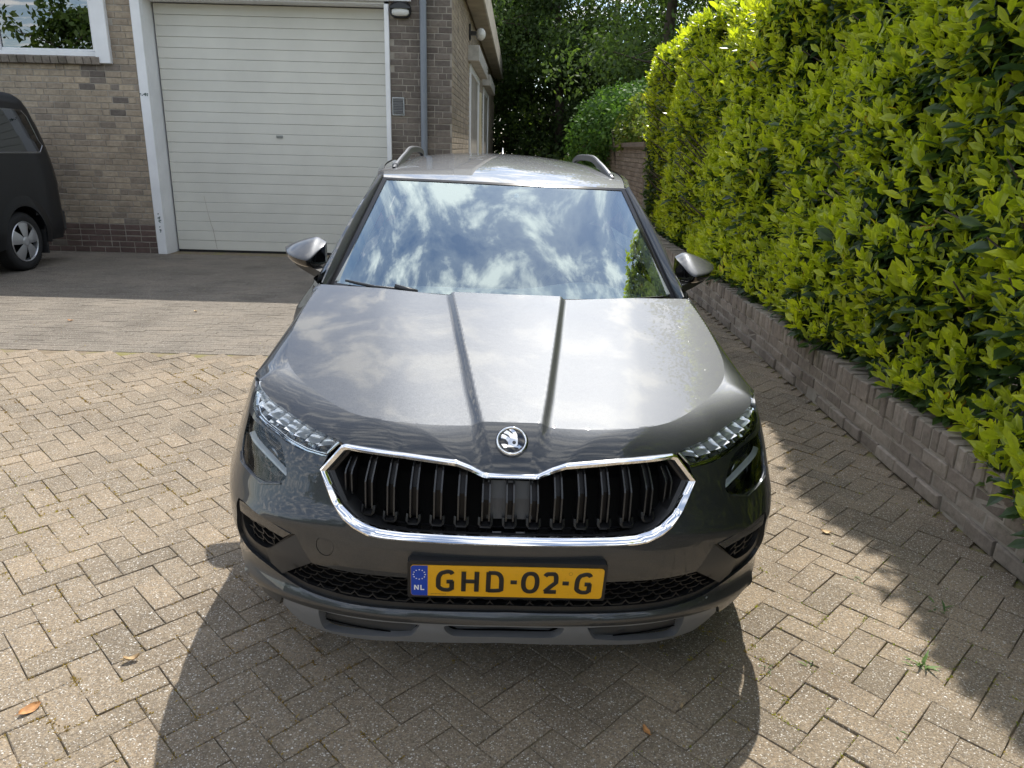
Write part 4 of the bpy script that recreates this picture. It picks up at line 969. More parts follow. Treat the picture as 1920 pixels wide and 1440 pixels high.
def crease(X, Y):
    """raised centre spine: crisp step at the two bonnet creases, dying out towards the nose"""
    xc = np.interp(Y, [.05, .12, .3, .6, .93], [.062, .074, .105, .15, .197]); a = np.abs(X) - xc
    dep = np.interp(Y, [.04, .10, .17, .35, .93, 1.1], [.0, .006, .011, .012, .013, .013]); wd = np.interp(Y, [.05, .2, .9], [.04, .022, .017])
    step = np.clip(a / wd, 0, 1); step = step ** 1.0 * (1.6 - .6 * step)
    rec = np.clip((a - wd) / .26, 0, 1); rec = rec * rec * (3 - 2 * rec)
    return -dep * step * (1 - .75 * rec) * (a > 0)
def hoodtop(X, Y): return ztop(X, Y) + crease(X, Y)
# inner patch: plan Coons patch between centre line, rear edge and the two runs of the fold
nb = 110
iw = int(np.argmin(np.abs(fold_c[:, 0] - .7) + 9 * (fold_c[:, 1] > .62))) ; iw = int(np.argmin(np.abs(fold_c[:, 1] - .53)))
fa = fold_c[:iw + 1]; fb = fold_c[iw:][::-1]               # rear corner->tip ; centre front->tip
nu, nv = 130, 110
c_rear = rs(REAR, nu); c_front = rs(fb, nu); c_ctr = np.stack([np.zeros(nv), np.linspace(REAR[0][1], FOLD[0][1], nv)], 1); c_side = rs(fa, nv)
U = np.linspace(0, 1, nu)[:, None, None]; Vv = np.linspace(0, 1, nv)[None, :, None]
PL = (1 - Vv) * c_rear[:, None] + Vv * c_front[:, None] + (1 - U) * c_ctr[None] + U * c_side[None] - ((1 - U) * (1 - Vv) * c_rear[0] + U * (1 - Vv) * c_rear[-1] + (1 - U) * Vv * c_front[0] + U * Vv * c_front[-1])
H = np.concatenate([PL, hoodtop(PL[..., 0], PL[..., 1])[..., None]], -1)
hood = MB()
NS = 26
F3 = np.concatenate([foldP, hoodtop(foldP[:, 0], foldP[:, 1])[:, None]], 1)
cg = []
for i in range(NT):
    A_ = F3[i]; B_ = outP[i]; ch = B_ - A_; d = ch[:2] / max(np.linalg.norm(ch[:2]), 1e-6); ln = np.linalg.norm(ch)
    e = 1e-3; sl = (ztop(A_[0] + d[0] * e, A_[1] + d[1] * e) - ztop(A_[0], A_[1])) / e
    t0 = np.array([d[0], d[1], sl]); t0 /= np.linalg.norm(t0)
    rr0 = min(.010, ln * .15)
    C1 = A_ + t0 * rr0                                   # short straight lead-in then turn over
    bul = np.array([d[0] * .3, d[1] * .3, 1.0]) * ln * (.10 if ln > .03 else 0)
    Mid = (C1 + B_) / 2 + bul * .9
    row = []
    for q in np.linspace(0, 1, NS):
        q2 = q ** 1.35; p = (1 - q2) ** 2 * A_ + 2 * q2 * (1 - q2) * Mid + q2 ** 2 * B_
        row.append(p)
    row = np.array(row); cfo = crease(row[:, 0], row[:, 1]) - crease(A_[0], A_[1]); row[:, 2] += cfo * np.clip(1 - np.linspace(0, 1, NS) * 1.0, 0, 1)
    cg.append(row)
cg = np.array(cg)
for sg in (1, -1):
    hood.grid(H * [sg, 1, 1], flip=sg < 0); hood.grid(cg * [sg, 1, 1], flip=sg > 0)
# turned-down edge all round so that the panel has thickness
for sg in (1, -1):
    edge = cg[:, -1]; hood.grid(np.array([edge, edge + [0, .012, -.016]]) * [sg, 1, 1])
    re = H[:, 0]; hood.grid(np.array([re, re + [0, -.004, -.018]]) * [sg, 1, 1])
hood_o = hood.build('bonnet', PAINT, car, smooth=True)
bm = bmesh.new(); bm.from_mesh(hood_o.data); bmesh.ops.remove_doubles(bm, verts=bm.verts, dist=.0012); bmesh.ops.recalc_face_normals(bm, faces=bm.faces); bm.to_mesh(hood_o.data); bm.free()
for p in hood_o.data.polygons: p.use_smooth = True
hood_o.data.set_sharp_from_angle(angle=R_(48))
if hood_o.data.polygons[0].normal.z < 0: hood_o.data.flip_normals()
# badge on the nose
def nosecurve():
    r = cg[-1]; return r
nr = np.array(nosecurve()); ib = int(np.argmin(np.abs(nr[:, 2] - .797))); bc = nr[ib]; tng = nr[ib + 2] - nr[ib - 2]; tng /= np.linalg.norm(tng); nrm = np.cross([1, 0, 0], -tng); nrm = nrm if nrm[1] < 0 else -nrm
BM = frame_m(np.array([1.0, 0, 0]), -tng, np.cross([1.0, 0, 0], -tng), bc)     # x right, y up the nose, z out
if BM.to_3x3() @ Vector((0, 0, 1)) @ Vector(nrm) < 0:
    pass
def loc_obj(mb, name, m_, parent, M, smooth=False): mb.V = [tuple(M @ Vector(v)) for v in mb.V]; return mb.build(name, m_, parent, smooth)
def ring(r0, r1, h0, h1, n=56):
    g = MB(); rows = []
    for k in range(9):
        a = math.pi * k / 8; rows.append([((r0 + r1) / 2 - (r1 - r0) / 2 * math.cos(a)) for _ in range(1)] + [h0 + (h1 - h0) * math.sin(a)])
    G = [[(r * math.cos(t), r * math.sin(t), h) for t in np.linspace(0, 2 * math.pi, n + 1)] for r, h in rows]; g.grid(np.array(G), flip=True); return g
BR = .0425
bd = MB(); bd.grid(np.array([[(r * math.cos(t), r * math.sin(t), h) for t in np.linspace(0, 2 * math.pi, 49)] for r, h in ((BR * 1.04, -.004), (BR * 1.04, .004), (BR * .98, .005), (.0005, .0055))]))
badge = loc_obj(bd, 'badge', MAT['gloss_black'], hood_o, BM, R_(40))
loc_obj(ring(BR * .80, BR, .003, .0105), 'badge_ring', MAT['chrome'], badge, BM, True)
# winged arrow emblem: three feathers sweeping left, body, barbed foot and an eye
def emblem():
    Cx, Cy, Rr = 785, 715, 470.0                      # emblem space (pixels of an enlarged view) -> unit
    def U_(pts): return [((x - Cx) / Rr * BR, -(y - Cy) / Rr * BR * 1.04) for x, y in pts]
    f1 = U_([(690, 370), (760, 362), (835, 372), (890, 430), (932, 520), (945, 600), (880, 608), (850, 600), (800, 480), (750, 420)])
    f2 = U_([(625, 398), (700, 440), (765, 495), (830, 560), (865, 612), (750, 640), (690, 560), (600, 505), (535, 490), (575, 440)])
    f3 = U_([(490, 522), (560, 540), (650, 590), (745, 645), (945, 605), (958, 700), (952, 840), (925, 870), (985, 870), (980, 830), (1060, 885), (1075, 905), (985, 965), (975, 930), (850, 915), (650, 918), (620, 945), (545, 945), (470, 830), (585, 828), (660, 862), (685, 850), (665, 760), (600, 685), (520, 655), (455, 650), (470, 580)])
    return [f1, f2, f3]
for k, poly in enumerate(emblem()):
    ov, oe, of, *_x = delaunay_2d_cdt([Vector(p) for p in poly], [(i, (i + 1) % len(poly)) for i in range(len(poly))], [], 1, 1e-7)
    V = [(v[0], v[1], .0075 + .0016 * (1 - ((v[0] ** 2 + v[1] ** 2) / BR ** 2))) for v in ov]; n = len(V); Fl = [tuple(f) for f in of]
    poly_i = list(range(len(poly))); V2 = V + [(v[0], v[1], .004) for v in V]
    Fl += [(i, (i + 1) % len(poly), n + (i + 1) % len(poly), n + i) for i in range(len(poly))]
    g = MB(); g.add(V2, Fl); loc_obj(g, 'emblem', MAT['chrome'], badge, BM)
g = MB(); ex, ey_ = (850 - 785) / 470 * BR, -(775 - 715) / 470 * BR * 1.04
g.grid(np.array([[(ex + r * math.cos(t), ey_ + r * math.sin(t), h) for t in np.linspace(0, 2 * math.pi, 17)] for r, h in ((.0056, .0075), (.005, .0098), (.0002, .0101))])); loc_obj(g, 'emblem_eye', MAT['gloss_black'], badge, BM)

# ---- headlights
def lerp2(A, B, u, v):
    return A(u) * (1 - v) + B(u) * v
def plc(P):
    P = np.asarray(P, float); d = arc(P); d = d / d[-1]; return lambda u: np.stack([np.interp(u, d, P[:, 0]), np.interp(u, d, P[:, 1])], -1)
simple('reflector', (.78, .80, .82), .16, 1, var=.05, vscale=200)
simple('reflector_dark', (.22, .23, .24), .2, .9)
simple('lens_facet', (.96, .97, .97), .2, .6, coat=1)
for sg in (1, -1):
    hl_poly = HL_TOP + HL_BOT[::-1]; hp = hl_poly if sg > 0 else mir(hl_poly)
    hl = patch('headlight', hp, MAT['satin_silver'], car, off=-.034, grid=.02)
    ft, fm, fbm = plc(HL_TOP), plc([(.522, .760)] + HL_MID[1:] + [(.941, .8665)]), plc(HL_BOT)
    def hp3(u, v, off, low):
        u = np.asarray(u, float); A_ = fm(u) if low else ft(u); B_ = fbm(u) if low else fm(u); q = A_ * (1 - v)[..., None] + B_ * v[..., None]; return S(q[..., 0] * sg, q[..., 1], off)
    NC = 9
    for row in (0, 1):
        for c_ in range(NC):
            ua, ub = (c_ + .06) / NC, (c_ + .94) / NC; va, vb = (.10, .90) if row == 0 else (.16, .80)
            nn = 7; Ug, Vg = np.meshgrid(np.linspace(ua, ub, nn), np.linspace(va, vb, nn), indexing='ij'); fu = (Ug - ua) / (ub - ua) * 2 - 1; fv = (Vg - va) / (vb - va) * 2 - 1
            if row == 0: dep = -.020 + .006 * (np.maximum(abs(fu), abs(fv))) ** 2 + .004 * fu + .015 * fv + .0016 * np.cos(fv * 9 + c_) 
            else: dep = -.024 + .008 * fv + .006 * fu ** 2
            g = MB(); g.grid(hp3(Ug, Vg, dep, row == 1), flip=sg < 0); g.build('reflector', MAT['lens_facet'] if row == 0 else (MAT['reflector'] if c_ % 2 else MAT['reflector_dark']), hl, False)
    for v0, rowl, hgt, wdt, mt in ((.93, False, -.008, .12, 'reflector'), (.86, True, -.006, .13, 'chrome'), (.06, False, -.006, .08, 'reflector')):
        uu_ = np.linspace(.0, 1, 60); g = MB(); g.grid(np.array([hp3(uu_, np.full(60, v0 - wdt / 2), hgt - .01, rowl), hp3(uu_, np.full(60, v0), hgt, rowl), hp3(uu_, np.full(60, v0 + wdt / 2), hgt - .01, rowl)])); g.build('light_bar', MAT[mt], hl, True)
    g = MB(); vv_ = np.linspace(0, 1, 8)
    q0 = np.array([(.500, .768), (.531, .738)]); q1 = np.array([(.512, .777), (.546, .737)])
    g.grid(np.array([[S(sg * a, b, -.006) for a, b in rs(q0, 6)], [S(sg * a, b, -.002) for a, b in rs((q0 + q1) / 2, 6)], [S(sg * a, b, -.016) for a, b in rs(q1, 6)]])); g.build('end_reflector', MAT['reflector'], hl, True)
    patch('cover', hp, MAT['clear_cover'], hl, off=.0005, wall=.02, grid=.015)
    # lower main lamp
    lp = LAMP if sg > 0 else mir(LAMP)
    lw = patch('main_lamp', lp, MAT['lamp_black'], car, off=-.05, grid=.02)
    gd = [(.895, .722), (.84, .706), (.762, .686), (.70, .669), (.660, .656)]; gw_ = [.011, .0115, .0115, .011, .010]
    P_ = rs(gd, 30); W_ = np.interp(np.linspace(0, 1, 30), np.linspace(0, 1, 5), gw_)
    g = MB(); g.grid(np.array([S(P_[:, 0] * sg, P_[:, 1] + W_ * a, h) for a, h in ((.5, -.024), (.35, -.013), (.0, -.010), (-.35, -.013), (-.5, -.024))])); g.build('light_guide', MAT['guide_white'], lw, True)
    for (cs, cz, rr2) in ((.80, .665, .030), (.725, .652, .020)):
        c3 = S(sg * cs, cz, -.049); nv3 = S(sg * cs, cz, 0) - S(sg * cs, cz, -.02); nv3 /= np.linalg.norm(nv3); t1 = np.cross(nv3, [0, 0, 1.0]); t1 /= np.linalg.norm(t1); t2 = np.cross(t1, nv3)
        g = MB(); g.grid(np.array([[c3 + (t1 * math.cos(a) + t2 * math.sin(a)) * rr2 * math.sin(b) + nv3 * rr2 * math.cos(b) * .8 for a in np.linspace(0, 2 * math.pi, 25)] for b in np.linspace(.02, math.pi / 2, 8)])); g.build('projector', MAT['gloss_black'], lw, True)
        g = MB(); g.grid(np.array([[c3 + (t1 * math.cos(a) + t2 * math.sin(a)) * r + nv3 * h for a in np.linspace(0, 2 * math.pi, 25)] for r, h in ((rr2 * 1.02, .0), (rr2 * 1.12, .004), (rr2 * 1.25, -.004))])); g.build('projector_ring', MAT['reflector_dark'], lw, True)
    for kq in range(4):
        up = np.array([(.70, .715), (.80, .737), (.88, .748)]); P_ = rs(up, 20); g = MB(); g.grid(np.array([S(P_[:, 0] * sg, P_[:, 1] - kq * .009 + d, -.03 + h) for d, h in ((0, 0), (.004, .004), (.0085, -.004))])); g.build('reflector', MAT['reflector_dark'], lw)
    ribbon('lamp_bezel', dens(lp, .008, True), [(0, -.002), (0, -.03), (0, -.058)], MAT['gloss_black'], lw)
    patch('cover', lp, MAT['clear_cover'], lw, off=-.004, wall=.02, grid=.02)
    ribbon('lamp_rim', dens([(.668, .640), (.752, .6205), (.884, .6465), (.900, .670)] if sg > 0 else [(-.900, .670), (-.884, .6465), (-.752, .6205), (-.668, .640)], .006), [(-.004, -.001), (-.0015, .003), (.002, .003), (.004, -.004)], PAINT, car, closed=False)

# ---- number plate
def plate_pt(x, z, off=0.0):
    y = .0165 - (z - .398) / .105 * .016; return (x, y - .012 - off, z)
PZ0, PZ1 = .401, .5015; PW = .2555
g = MB(); fr_ = [(-PW - .007, PZ0 - .008), (PW + .007, PZ0 - .008), (PW + .009, PZ0), (PW + .008, PZ1 + .006), (PW + .002, PZ1 + .013), (-PW - .002, PZ1 + .013), (-PW - .008, PZ1 + .006), (-PW - .009, PZ0)]
n = len(fr_); V = [plate_pt(*p, .004) for p in fr_] + [(p[0] * 1.01, .05, p[1]) for p in fr_]; g.add(V, [tuple(range(n))] + [(i, n + i, n + (i + 1) % n, (i + 1) % n) for i in range(n)])
holder = g.build('plate_holder', MB_D, car)
def prect(name, x0, x1, z0, z1, off, m_, parent, th=.002, c=.0):
    V = [plate_pt(x0, z0, off), plate_pt(x1, z0, off), plate_pt(x1, z1, off), plate_pt(x0, z1, off)] + [plate_pt(x0, z0, off - th), plate_pt(x1, z0, off - th), plate_pt(x1, z1, off - th), plate_pt(x0, z1, off - th)]
    g = MB(); g.add(V, [(0, 1, 2, 3), (0, 4, 5, 1), (1, 5, 6, 2), (2, 6, 7, 3), (3, 7, 4, 0)]); return g.build(name, m_, parent)
def rrect(x0, x1, z0, z1, r, off, bulge=0):
    pts = []
    for cx, cz, a0 in ((x1 - r, z1 - r, 0), (x0 + r, z1 - r, 90), (x0 + r, z0 + r, 180), (x1 - r, z0 + r, 270)):
        pts += [(cx + r * math.cos(R_(a0 + k * 15)), cz + r * math.sin(R_(a0 + k * 15))) for k in range(7)]
    return [plate_pt(*p, off) for p in pts]
g = MB(); a_o = rrect(-PW, PW, PZ0, PZ1, .009, .0062); b_o = rrect(-PW, PW, PZ0, PZ1, .009, .004); n = len(a_o); g.add(a_o + b_o, [tuple(range(n))] + [(i, n + i, n + (i + 1) % n, (i + 1) % n) for i in range(n)])
plate = g.build('number_plate', MAT['plate_yellow'], holder)
g = MB(); pts = [plate_pt(-PW + .0445, PZ1 - .0006, .0066), plate_pt(-PW + .0445, PZ0 + .0006, .0066)]
le = [p for p in rrect(-PW + .0006, PW, PZ0 + .0006, PZ1 - .0006, .0085, .0066) if p[0] < -PW + .04]; V = [pts[0]] + le + [pts[1]]; g.add(V, [tuple(range(len(V)))]); g.build('euro_band', MAT['eu_blue'], plate)
for k in range(12):
    t = k * math.pi / 6; cx, cz, r = -PW + .0225, PZ0 + .0705, .0155; V = [plate_pt(cx + r * math.cos(t) + q_ * math.cos(aa), cz + r * math.sin(t) + q_ * math.sin(aa), .0070) for aa, q_ in [(i * math.pi / 5 + math.pi / 2, .0026 if i % 2 == 0 else .0012) for i in range(10)]]
    g = MB(); g.add(V, [tuple(range(10))]); g.build('star', MAT['print_white'], plate)
# stroke lettering with rounded bends, embossed
def strokes(paths, cx, cz, hgt, wid, th, off0, off1, name, m_, parent):
    for pth in paths:
        P = np.array(pth, float); P = np.stack([cx + (P[:, 0] - .5) * wid, cz + (P[:, 1] - .5) * hgt], 1); T = np.gradient(P, axis=0); 
        T = np.vstack([P[1] - P[0], (P[2:] - P[:-2]), P[-1] - P[-2]]) if len(P) > 2 else np.vstack([P[1] - P[0]] * 2)
        T /= np.linalg.norm(T, axis=1)[:, None]; Nn = np.stack([-T[:, 1], T[:, 0]], 1)
        g = MB(); G = [[plate_pt(*(p + q_ * n_), o_) for p, q_, n_ in zip(P, [f * th / 2] * len(P), Nn)] for f, o_ in ((1, off0), (1, (off0 + off1) / 2), (.8, off1), (-.8, off1), (-1, (off0 + off1) / 2), (-1, off0))]
        g.grid(np.array(G)); yield g
def bez(*c, n=10):
    c = [np.array(q_, float) for q_ in c]; t = np.linspace(0, 1, n)[:, None]
    if len(c) == 3: return [tuple(q_) for q_ in (1 - t) ** 2 * c[0] + 2 * t * (1 - t) * c[1] + t ** 2 * c[2]]
    return [tuple(q_) for q_ in (1 - t) ** 3 * c[0] + 3 * t * (1 - t) ** 2 * c[1] + 3 * t ** 2 * (1 - t) * c[2] + t ** 3 * c[3]]
GL = {'G': [[(.96, .86)] + bez((.88, .94), (.7, 1.0), (.55, .96), (.45, .93)) + bez((.30, .9), (.08, .78), (.08, .5), n=8) + bez((.08, .22), (.25, .05), (.55, .05), n=10) + [(.72, .05), (.93, .12)], [(.93, .08), (.93, .50)], [(1.0, .47), (.60, .47)]],
      'H': [[(.08, 0), (.08, 1)], [(.92, 0), (.92, 1)], [(.08, .5), (.92, .5)]],
      'D': [[(.10, 0), (.10, 1)], [(.10, .95), (.38, .95)] + bez((.5, .95), (.93, .92), (.93, .5), n=10) + bez((.93, .08), (.5, .05), (.38, .05), n=10) + [(.10, .05)]],
      '0': [bez((.5, .96), (.08, .96), (.08, .5), n=10) + bez((.08, .5), (.08, .04), (.5, .04), n=10)[1:] + bez((.5, .04), (.92, .04), (.92, .5), n=10)[1:] + bez((.92, .5), (.92, .96), (.5, .96), n=10)[1:] + [(.46, .958)]],
      '2': [[(.10, .85)] + bez((.22, .95), (.35, .96), (.5, .96), n=5) + bez((.72, .96), (.86, .88), (.86, .70), n=7) + bez((.86, .52), (.62, .40), (.14, .06), n=9), [(.08, .05), (.92, .05)]],
      '-': [[(.1, .5), (.9, .5)]],
      'N': [[(.1, 0), (.1, 1)], [(.9, 0), (.9, 1)], [(.12, .96), (.88, .04)]], 'L': [[(.15, 0), (.15, 1)], [(.1, .06), (.9, .06)]]}
zc_ = PZ0 + .0508
XS = [('G', -.1655, .050), ('H', -.0990, .049), ('D', -.0340, .050), ('-', .0165, .021), ('0', .0605, .052), ('2', .1150, .046), ('-', .1550, .021), ('G', .2020, .047)]
for chh_, cx, wd in XS:
    allg = MB()
    for g in strokes(GL[chh_], cx, zc_, .066 if chh_ != '-' else .066, wd * .84 if chh_ != '-' else wd, .0125, .0062, .0085, 'character', None, None):
        allg.add(g.V, g.F)
    allg.build('character', MAT['plate_black'], plate)
for chh_, cx in (('N', -PW + .0150), ('L', -PW + .0310)):
    allg = MB()
    for g in strokes(GL[chh_], cx, PZ0 + .0275, .0165, .0118, .0032, .0066, .0070, 'character', None, None): allg.add(g.V, g.F)
    allg.build('country_letter', MAT['print_white'], plate)
simple('plate_print', (.36, .19, .01), .5)
g = MB()
for k in range(11):
    x = -PW + .053 + k * .0037; g.add([plate_pt(x, PZ0 + .0045, .0065), plate_pt(x + .0024, PZ0 + .0045, .0065), plate_pt(x + .0024, PZ0 + .0085, .0065), plate_pt(x, PZ0 + .0085, .0065)], [(0, 1, 2, 3)])
a2 = [plate_pt(.1665 + .0055 * math.cos(t), PZ1 - .018 + .0055 * math.sin(t), .0065) for t in np.linspace(0, 2 * math.pi, 20, endpoint=False)]; b2 = [plate_pt(.1665 + .0045 * math.cos(t), PZ1 - .018 + .0045 * math.sin(t), .0065) for t in np.linspace(0, 2 * math.pi, 20, endpoint=False)]
g.add(a2 + b2, [(i, (i + 1) % 20, 20 + (i + 1) % 20, 20 + i) for i in range(20)]); g.build('serial_print', MAT['plate_print'], plate)
# ---- body sides
ZT = [.20, .30, .40, .50, .58, .65, .72, .78, .84, .90, .95, .985]
XF = [.855, .875, .885, .892, .892, .886, .870, .846, .815, .782, .755, .735]       # front wing at Y ~ .9
XD = [.840, .868, .882, .893, .896, .893, .886, .878, .866, .850, .830, .805]       # doors
def xside(Y, Z):
    w = np.clip((Y - .95) / .45, 0, 1); w = w * w * (3 - 2 * w)
    x = np.interp(Z, ZT, XF) * (1 - w) + np.interp(Z, ZT, XD) * w
    x = x - .20 * np.clip(.78 - Y, 0, 1) ** 2 - .10 * np.clip(.88 - Y, 0, 1) - .55 * np.clip(Y - 3.75, 0, 1) ** 2
    return x
def gtop(Y):
    G = np.array(G_EDGE)[::-1]; return (np.interp(Y, G[:, 1], G[:, 0]), np.interp(Y, G[:, 1], G[:, 2]))
WA, WB, WR, WZ = .875, 3.526, .37, .335
Ys = np.concatenate([np.linspace(.57, 1.30, 60), np.linspace(1.32, 4.16, 110)])
rowsn = 34; body = MB(); G = []
for Y in Ys:
    if Y < 1.03: xt, zt = gtop(Y); zt -= .004
    else:
        f = min(1, (Y - 1.03) / .395); zt = 1.035 * (1 - f) + .985 * f if Y < 1.425 else .985 + .015 * (Y - 1.425) / 2.7; xt = .695 * (1 - f) + .800 * f if Y < 1.425 else xside(Y, .985)
    zl = .215
    for c_ in (WA, WB):
        if abs(Y - c_) < WR: zl = max(zl, WZ + math.sqrt(WR ** 2 - (Y - c_) ** 2))
    zl = min(zl, zt - .06)
    zz_ = zt - (zt - zl) * np.linspace(0, 1, rowsn) ** 1.15
    xs = xside(Y, zz_); b = np.clip((zt - zz_) / .10, 0, 1); b = b ** .65; xs = xt * (1 - b) + np.maximum(xs, xt * .98) * b
    G.append(np.stack([xs, np.full(rowsn, Y), zz_], 1))
G = np.array(G)
NF = 60 + 2
for sg in (1, -1):
    w = MB(); w.grid(G[:52] * [sg, 1, 1], flip=sg < 0); w.build('front_wing', PAINT, car, True)
    nd = [(51, 52 + 52), (52 + 52, 52 + 88)]
    w = MB(); w.grid((G[51:108] + [0, .003, 0]) * [sg, 1, 1], flip=sg < 0); dr = w.build('door', PAINT, car, True)
    w = MB(); w.box((sg * .893 - .012, 1.98, .80), (sg * .893 + .012, 2.16, .83)); w.build('door_handle', PAINT, dr)
    w = MB(); w.grid((G[107:] + [0, .006, 0]) * [sg, 1, 1], flip=sg < 0); w.build('rear_quarter', PAINT, car, True)
    # black arch lips and sill
    for c_ in (WA, WB):
        w = MB(); A = np.linspace(R_(-18), R_(198), 40); P = np.array([[c_ + r * math.cos(a), WZ + r * math.sin(a)] for r in (WR - .03, WR + .004, WR + .028) for a in A]).reshape(3, 40, 2)
        Q = np.array([[(sg * (float(xside(p[0], p[1])) + h), p[0], p[1]) for p in P[i]] for i, h in ((0, -.05), (1, .004), (2, .002))]); w.grid(Q); w.build('arch_trim', MB_D, car, True)
        w = MB(); A = np.linspace(R_(-10), R_(190), 30); w.grid(np.array([[(sg * x, c_ + (WR - .002) * math.cos(a), WZ + (WR - .002) * math.sin(a)) for a in A] for x in (.5, .86)])); w.build('wheel_well', MAT['void_black'], car, True)
    w = MB(); w.cbox((sg * .80 - .06, 1.26, .19), (sg * .80 + .06, 3.12, .30), .02); w.build('sill', MB_D, car)
w = MB(); w.box((-.70, .45, .185), (.70, 4.1, .20)); w.grid(np.array([[tuple(S(s_, .21, -.02)) for s_ in np.linspace(-.66, .66, 30)], [(x_, .46, .19) for x_ in np.linspace(-.70, .70, 30)]])); w.build('underbody', MAT['void_black'], car)
# ---- cabin
RE = np.array([(1.79, .562, 1.398), (1.95, .582, 1.425), (2.2, .597, 1.447), (2.6, .605, 1.457), (3.1, .602, 1.452), (3.6, .585, 1.432), (3.95, .56, 1.402), (4.02, .55, 1.392)])
RC = np.array([(1.707, 1.3985), (1.85, 1.425), (2.0, 1.450), (2.3, 1.486), (2.6, 1.507), (2.9, 1.515), (3.2, 1.512), (3.6, 1.492), (3.95, 1.455), (4.06, 1.438)])
fe_x, fe_z = nspline(RE[:, 0], RE[:, 1]), nspline(RE[:, 0], RE[:, 2]); fc = nspline(RC[:, 0], RC[:, 1])
nr_, nx_ = 70, 61; g = []
for t in np.linspace(0, 1, nr_):
    row = []
    for u in np.linspace(-1, 1, nx_):
        Yc = 1.707 + (4.06 - 1.707) * t; Ye = 1.79 + (4.02 - 1.79) * t; Y = Yc + (Ye - Yc) * u * u
        xe, ze, zc2 = float(fe_x(Ye)), float(fe_z(Ye)), float(fc(Yc)); row.append((xe * u, Y, ze + (zc2 - ze) * (1 - abs(u) ** 2.3)))
    g.append(row)
w = MB(); w.grid(np.array(g)); roof = w.build('roof', PAINT, car, True)
if roof.data.polygons[10].normal.z < 0: roof.data.flip_normals()
# gutter strips, rails, antenna
for sg in (1, -1):
    Y = np.linspace(1.80, 4.0, 50); xe, ze = fe_x(Y), fe_z(Y)
    w = MB(); w.grid(np.array([np.stack([sg * (xe + a), Y, ze + b], 1) for a, b in ((-.012, .0065), (-.004, .003), (.004, .0), (.014, -.004))])); 
    Yr = np.linspace(0, 1, 50); L0, L1 = 1.99, 3.72; rx = .526 - .026 * np.clip(np.minimum(Yr, 1 - Yr) / .18, 0, 1); YY = L0 + (L1 - L0) * Yr
    zr = []
    for y_, x_, q in zip(YY, rx, Yr):
        xe1, ze1 = float(fe_x(y_)), float(fe_z(y_)); base_ = ze1 + (float(fc(y_)) - ze1) * (1 - (x_ / xe1) ** 2.3); lift = .054 * math.sin(math.pi / 2 * min(1, min(q, 1 - q) / .34)) ** 1.0; zr.append((base_, lift))
    zr = np.array(zr); rail = []
    for (a, b) in ((-.010, -.006), (-.009, .010), (-.004, .015), (.006, .015), (.010, .009), (.010, -.008), (-.010, -.006)):
        top = zr[:, 0] + zr[:, 1] + b - .010 + (.0 if b > 0 else -.012); rail.append(np.stack([sg * (rx + a), YY, np.maximum(top, zr[:, 0] - .01)], 1))
    w2 = MB(); w2.grid(np.array(rail)); w2.build('roof_rail', MAT['rail_satin'], car, R_(40))
    for q0 in (0.02, .93):
        w2 = MB(); y0 = L0 + (L1 - L0) * q0; i0 = int(q0 * 49); w2.cbox((sg * rx[i0] - .014, y0, zr[i0, 0] - .02), (sg * rx[i0] + .014, y0 + .12, zr[i0, 0] + .022), .008); w2.build('rail_foot', MAT['rail_satin'], car)
    w.build('roof_gutter', PAINT, car, True)
an = MB(); an.tube([(.035, 3.78, 1.475), (.035, 3.80, 1.50), (.035, 3.86, 1.548)], [.014, .008, .003], 8); an.build('antenna', MAT['silver_trim'], roof, True)
# windscreen
WB_ = np.array([(0, .985, 1.003), (.25, 1.005, 1.003), (.48, 1.07, 1.002), (.62, 1.14, 1.001), (.690, 1.195, 1.000)])
WT_ = np.array([(0, 1.707, 1.3975), (.2, 1.716, 1.3975), (.4, 1.742, 1.3965), (.5, 1.765, 1.395), (.553, 1.785, 1.393)])
wb, wt = rs(WB_, 31), rs(WT_, 31); wb = crs(np.vstack([(wb * [-1, 1, 1])[::-1][:-1], wb]), 61, 60); wt = crs(np.vstack([(wt * [-1, 1, 1])[::-1][:-1], wt]), 61, 60)
def ws(u, v, off=0):
    """u index array 0..60, v 0 bottom .. 1 top"""
    ui = np.clip(u, 0, 60); i = np.minimum(ui.astype(int), 59); f = (ui - i)[..., None]; b = wb[i] * (1 - f) + wb[i + 1] * f; t = wt[i] * (1 - f) + wt[i + 1] * f; v_ = v[..., None]
    p = b * (1 - v_) + t * v_; bul = .003 * 4 * v_[..., 0] * (1 - v_[..., 0]) + off; nrm_ = np.array([0, -.52, .85]); return p + bul[..., None] * nrm_
U2, V2 = np.meshgrid(np.linspace(0, 60, 61), np.linspace(0, 1, 31), indexing='ij')
w = MB(); w.grid(ws(U2, V2)); wsc = w.build('windscreen', MAT['windscreen_glass'], car, True)
simple('frit_black', (.006, .006, .007), .15)
for nm, (ua, ub, va, vb) in dict(seal_side=(0, 1.15, 0, 1), seal_side2=(58.85, 60, 0, 1), seal_top=(0, 60, .982, 1.004), seal_bottom=(0, 60, -.03, .03)).items():
    Ug, Vg = np.meshgrid(np.linspace(ua, ub, 61 if ub - ua > 5 else 4), np.linspace(va, vb, 25), indexing='ij'); w = MB(); w.grid(ws(Ug, Vg, .0025)); w.build('windscreen_seal', MAT['frit_black'], wsc, True)
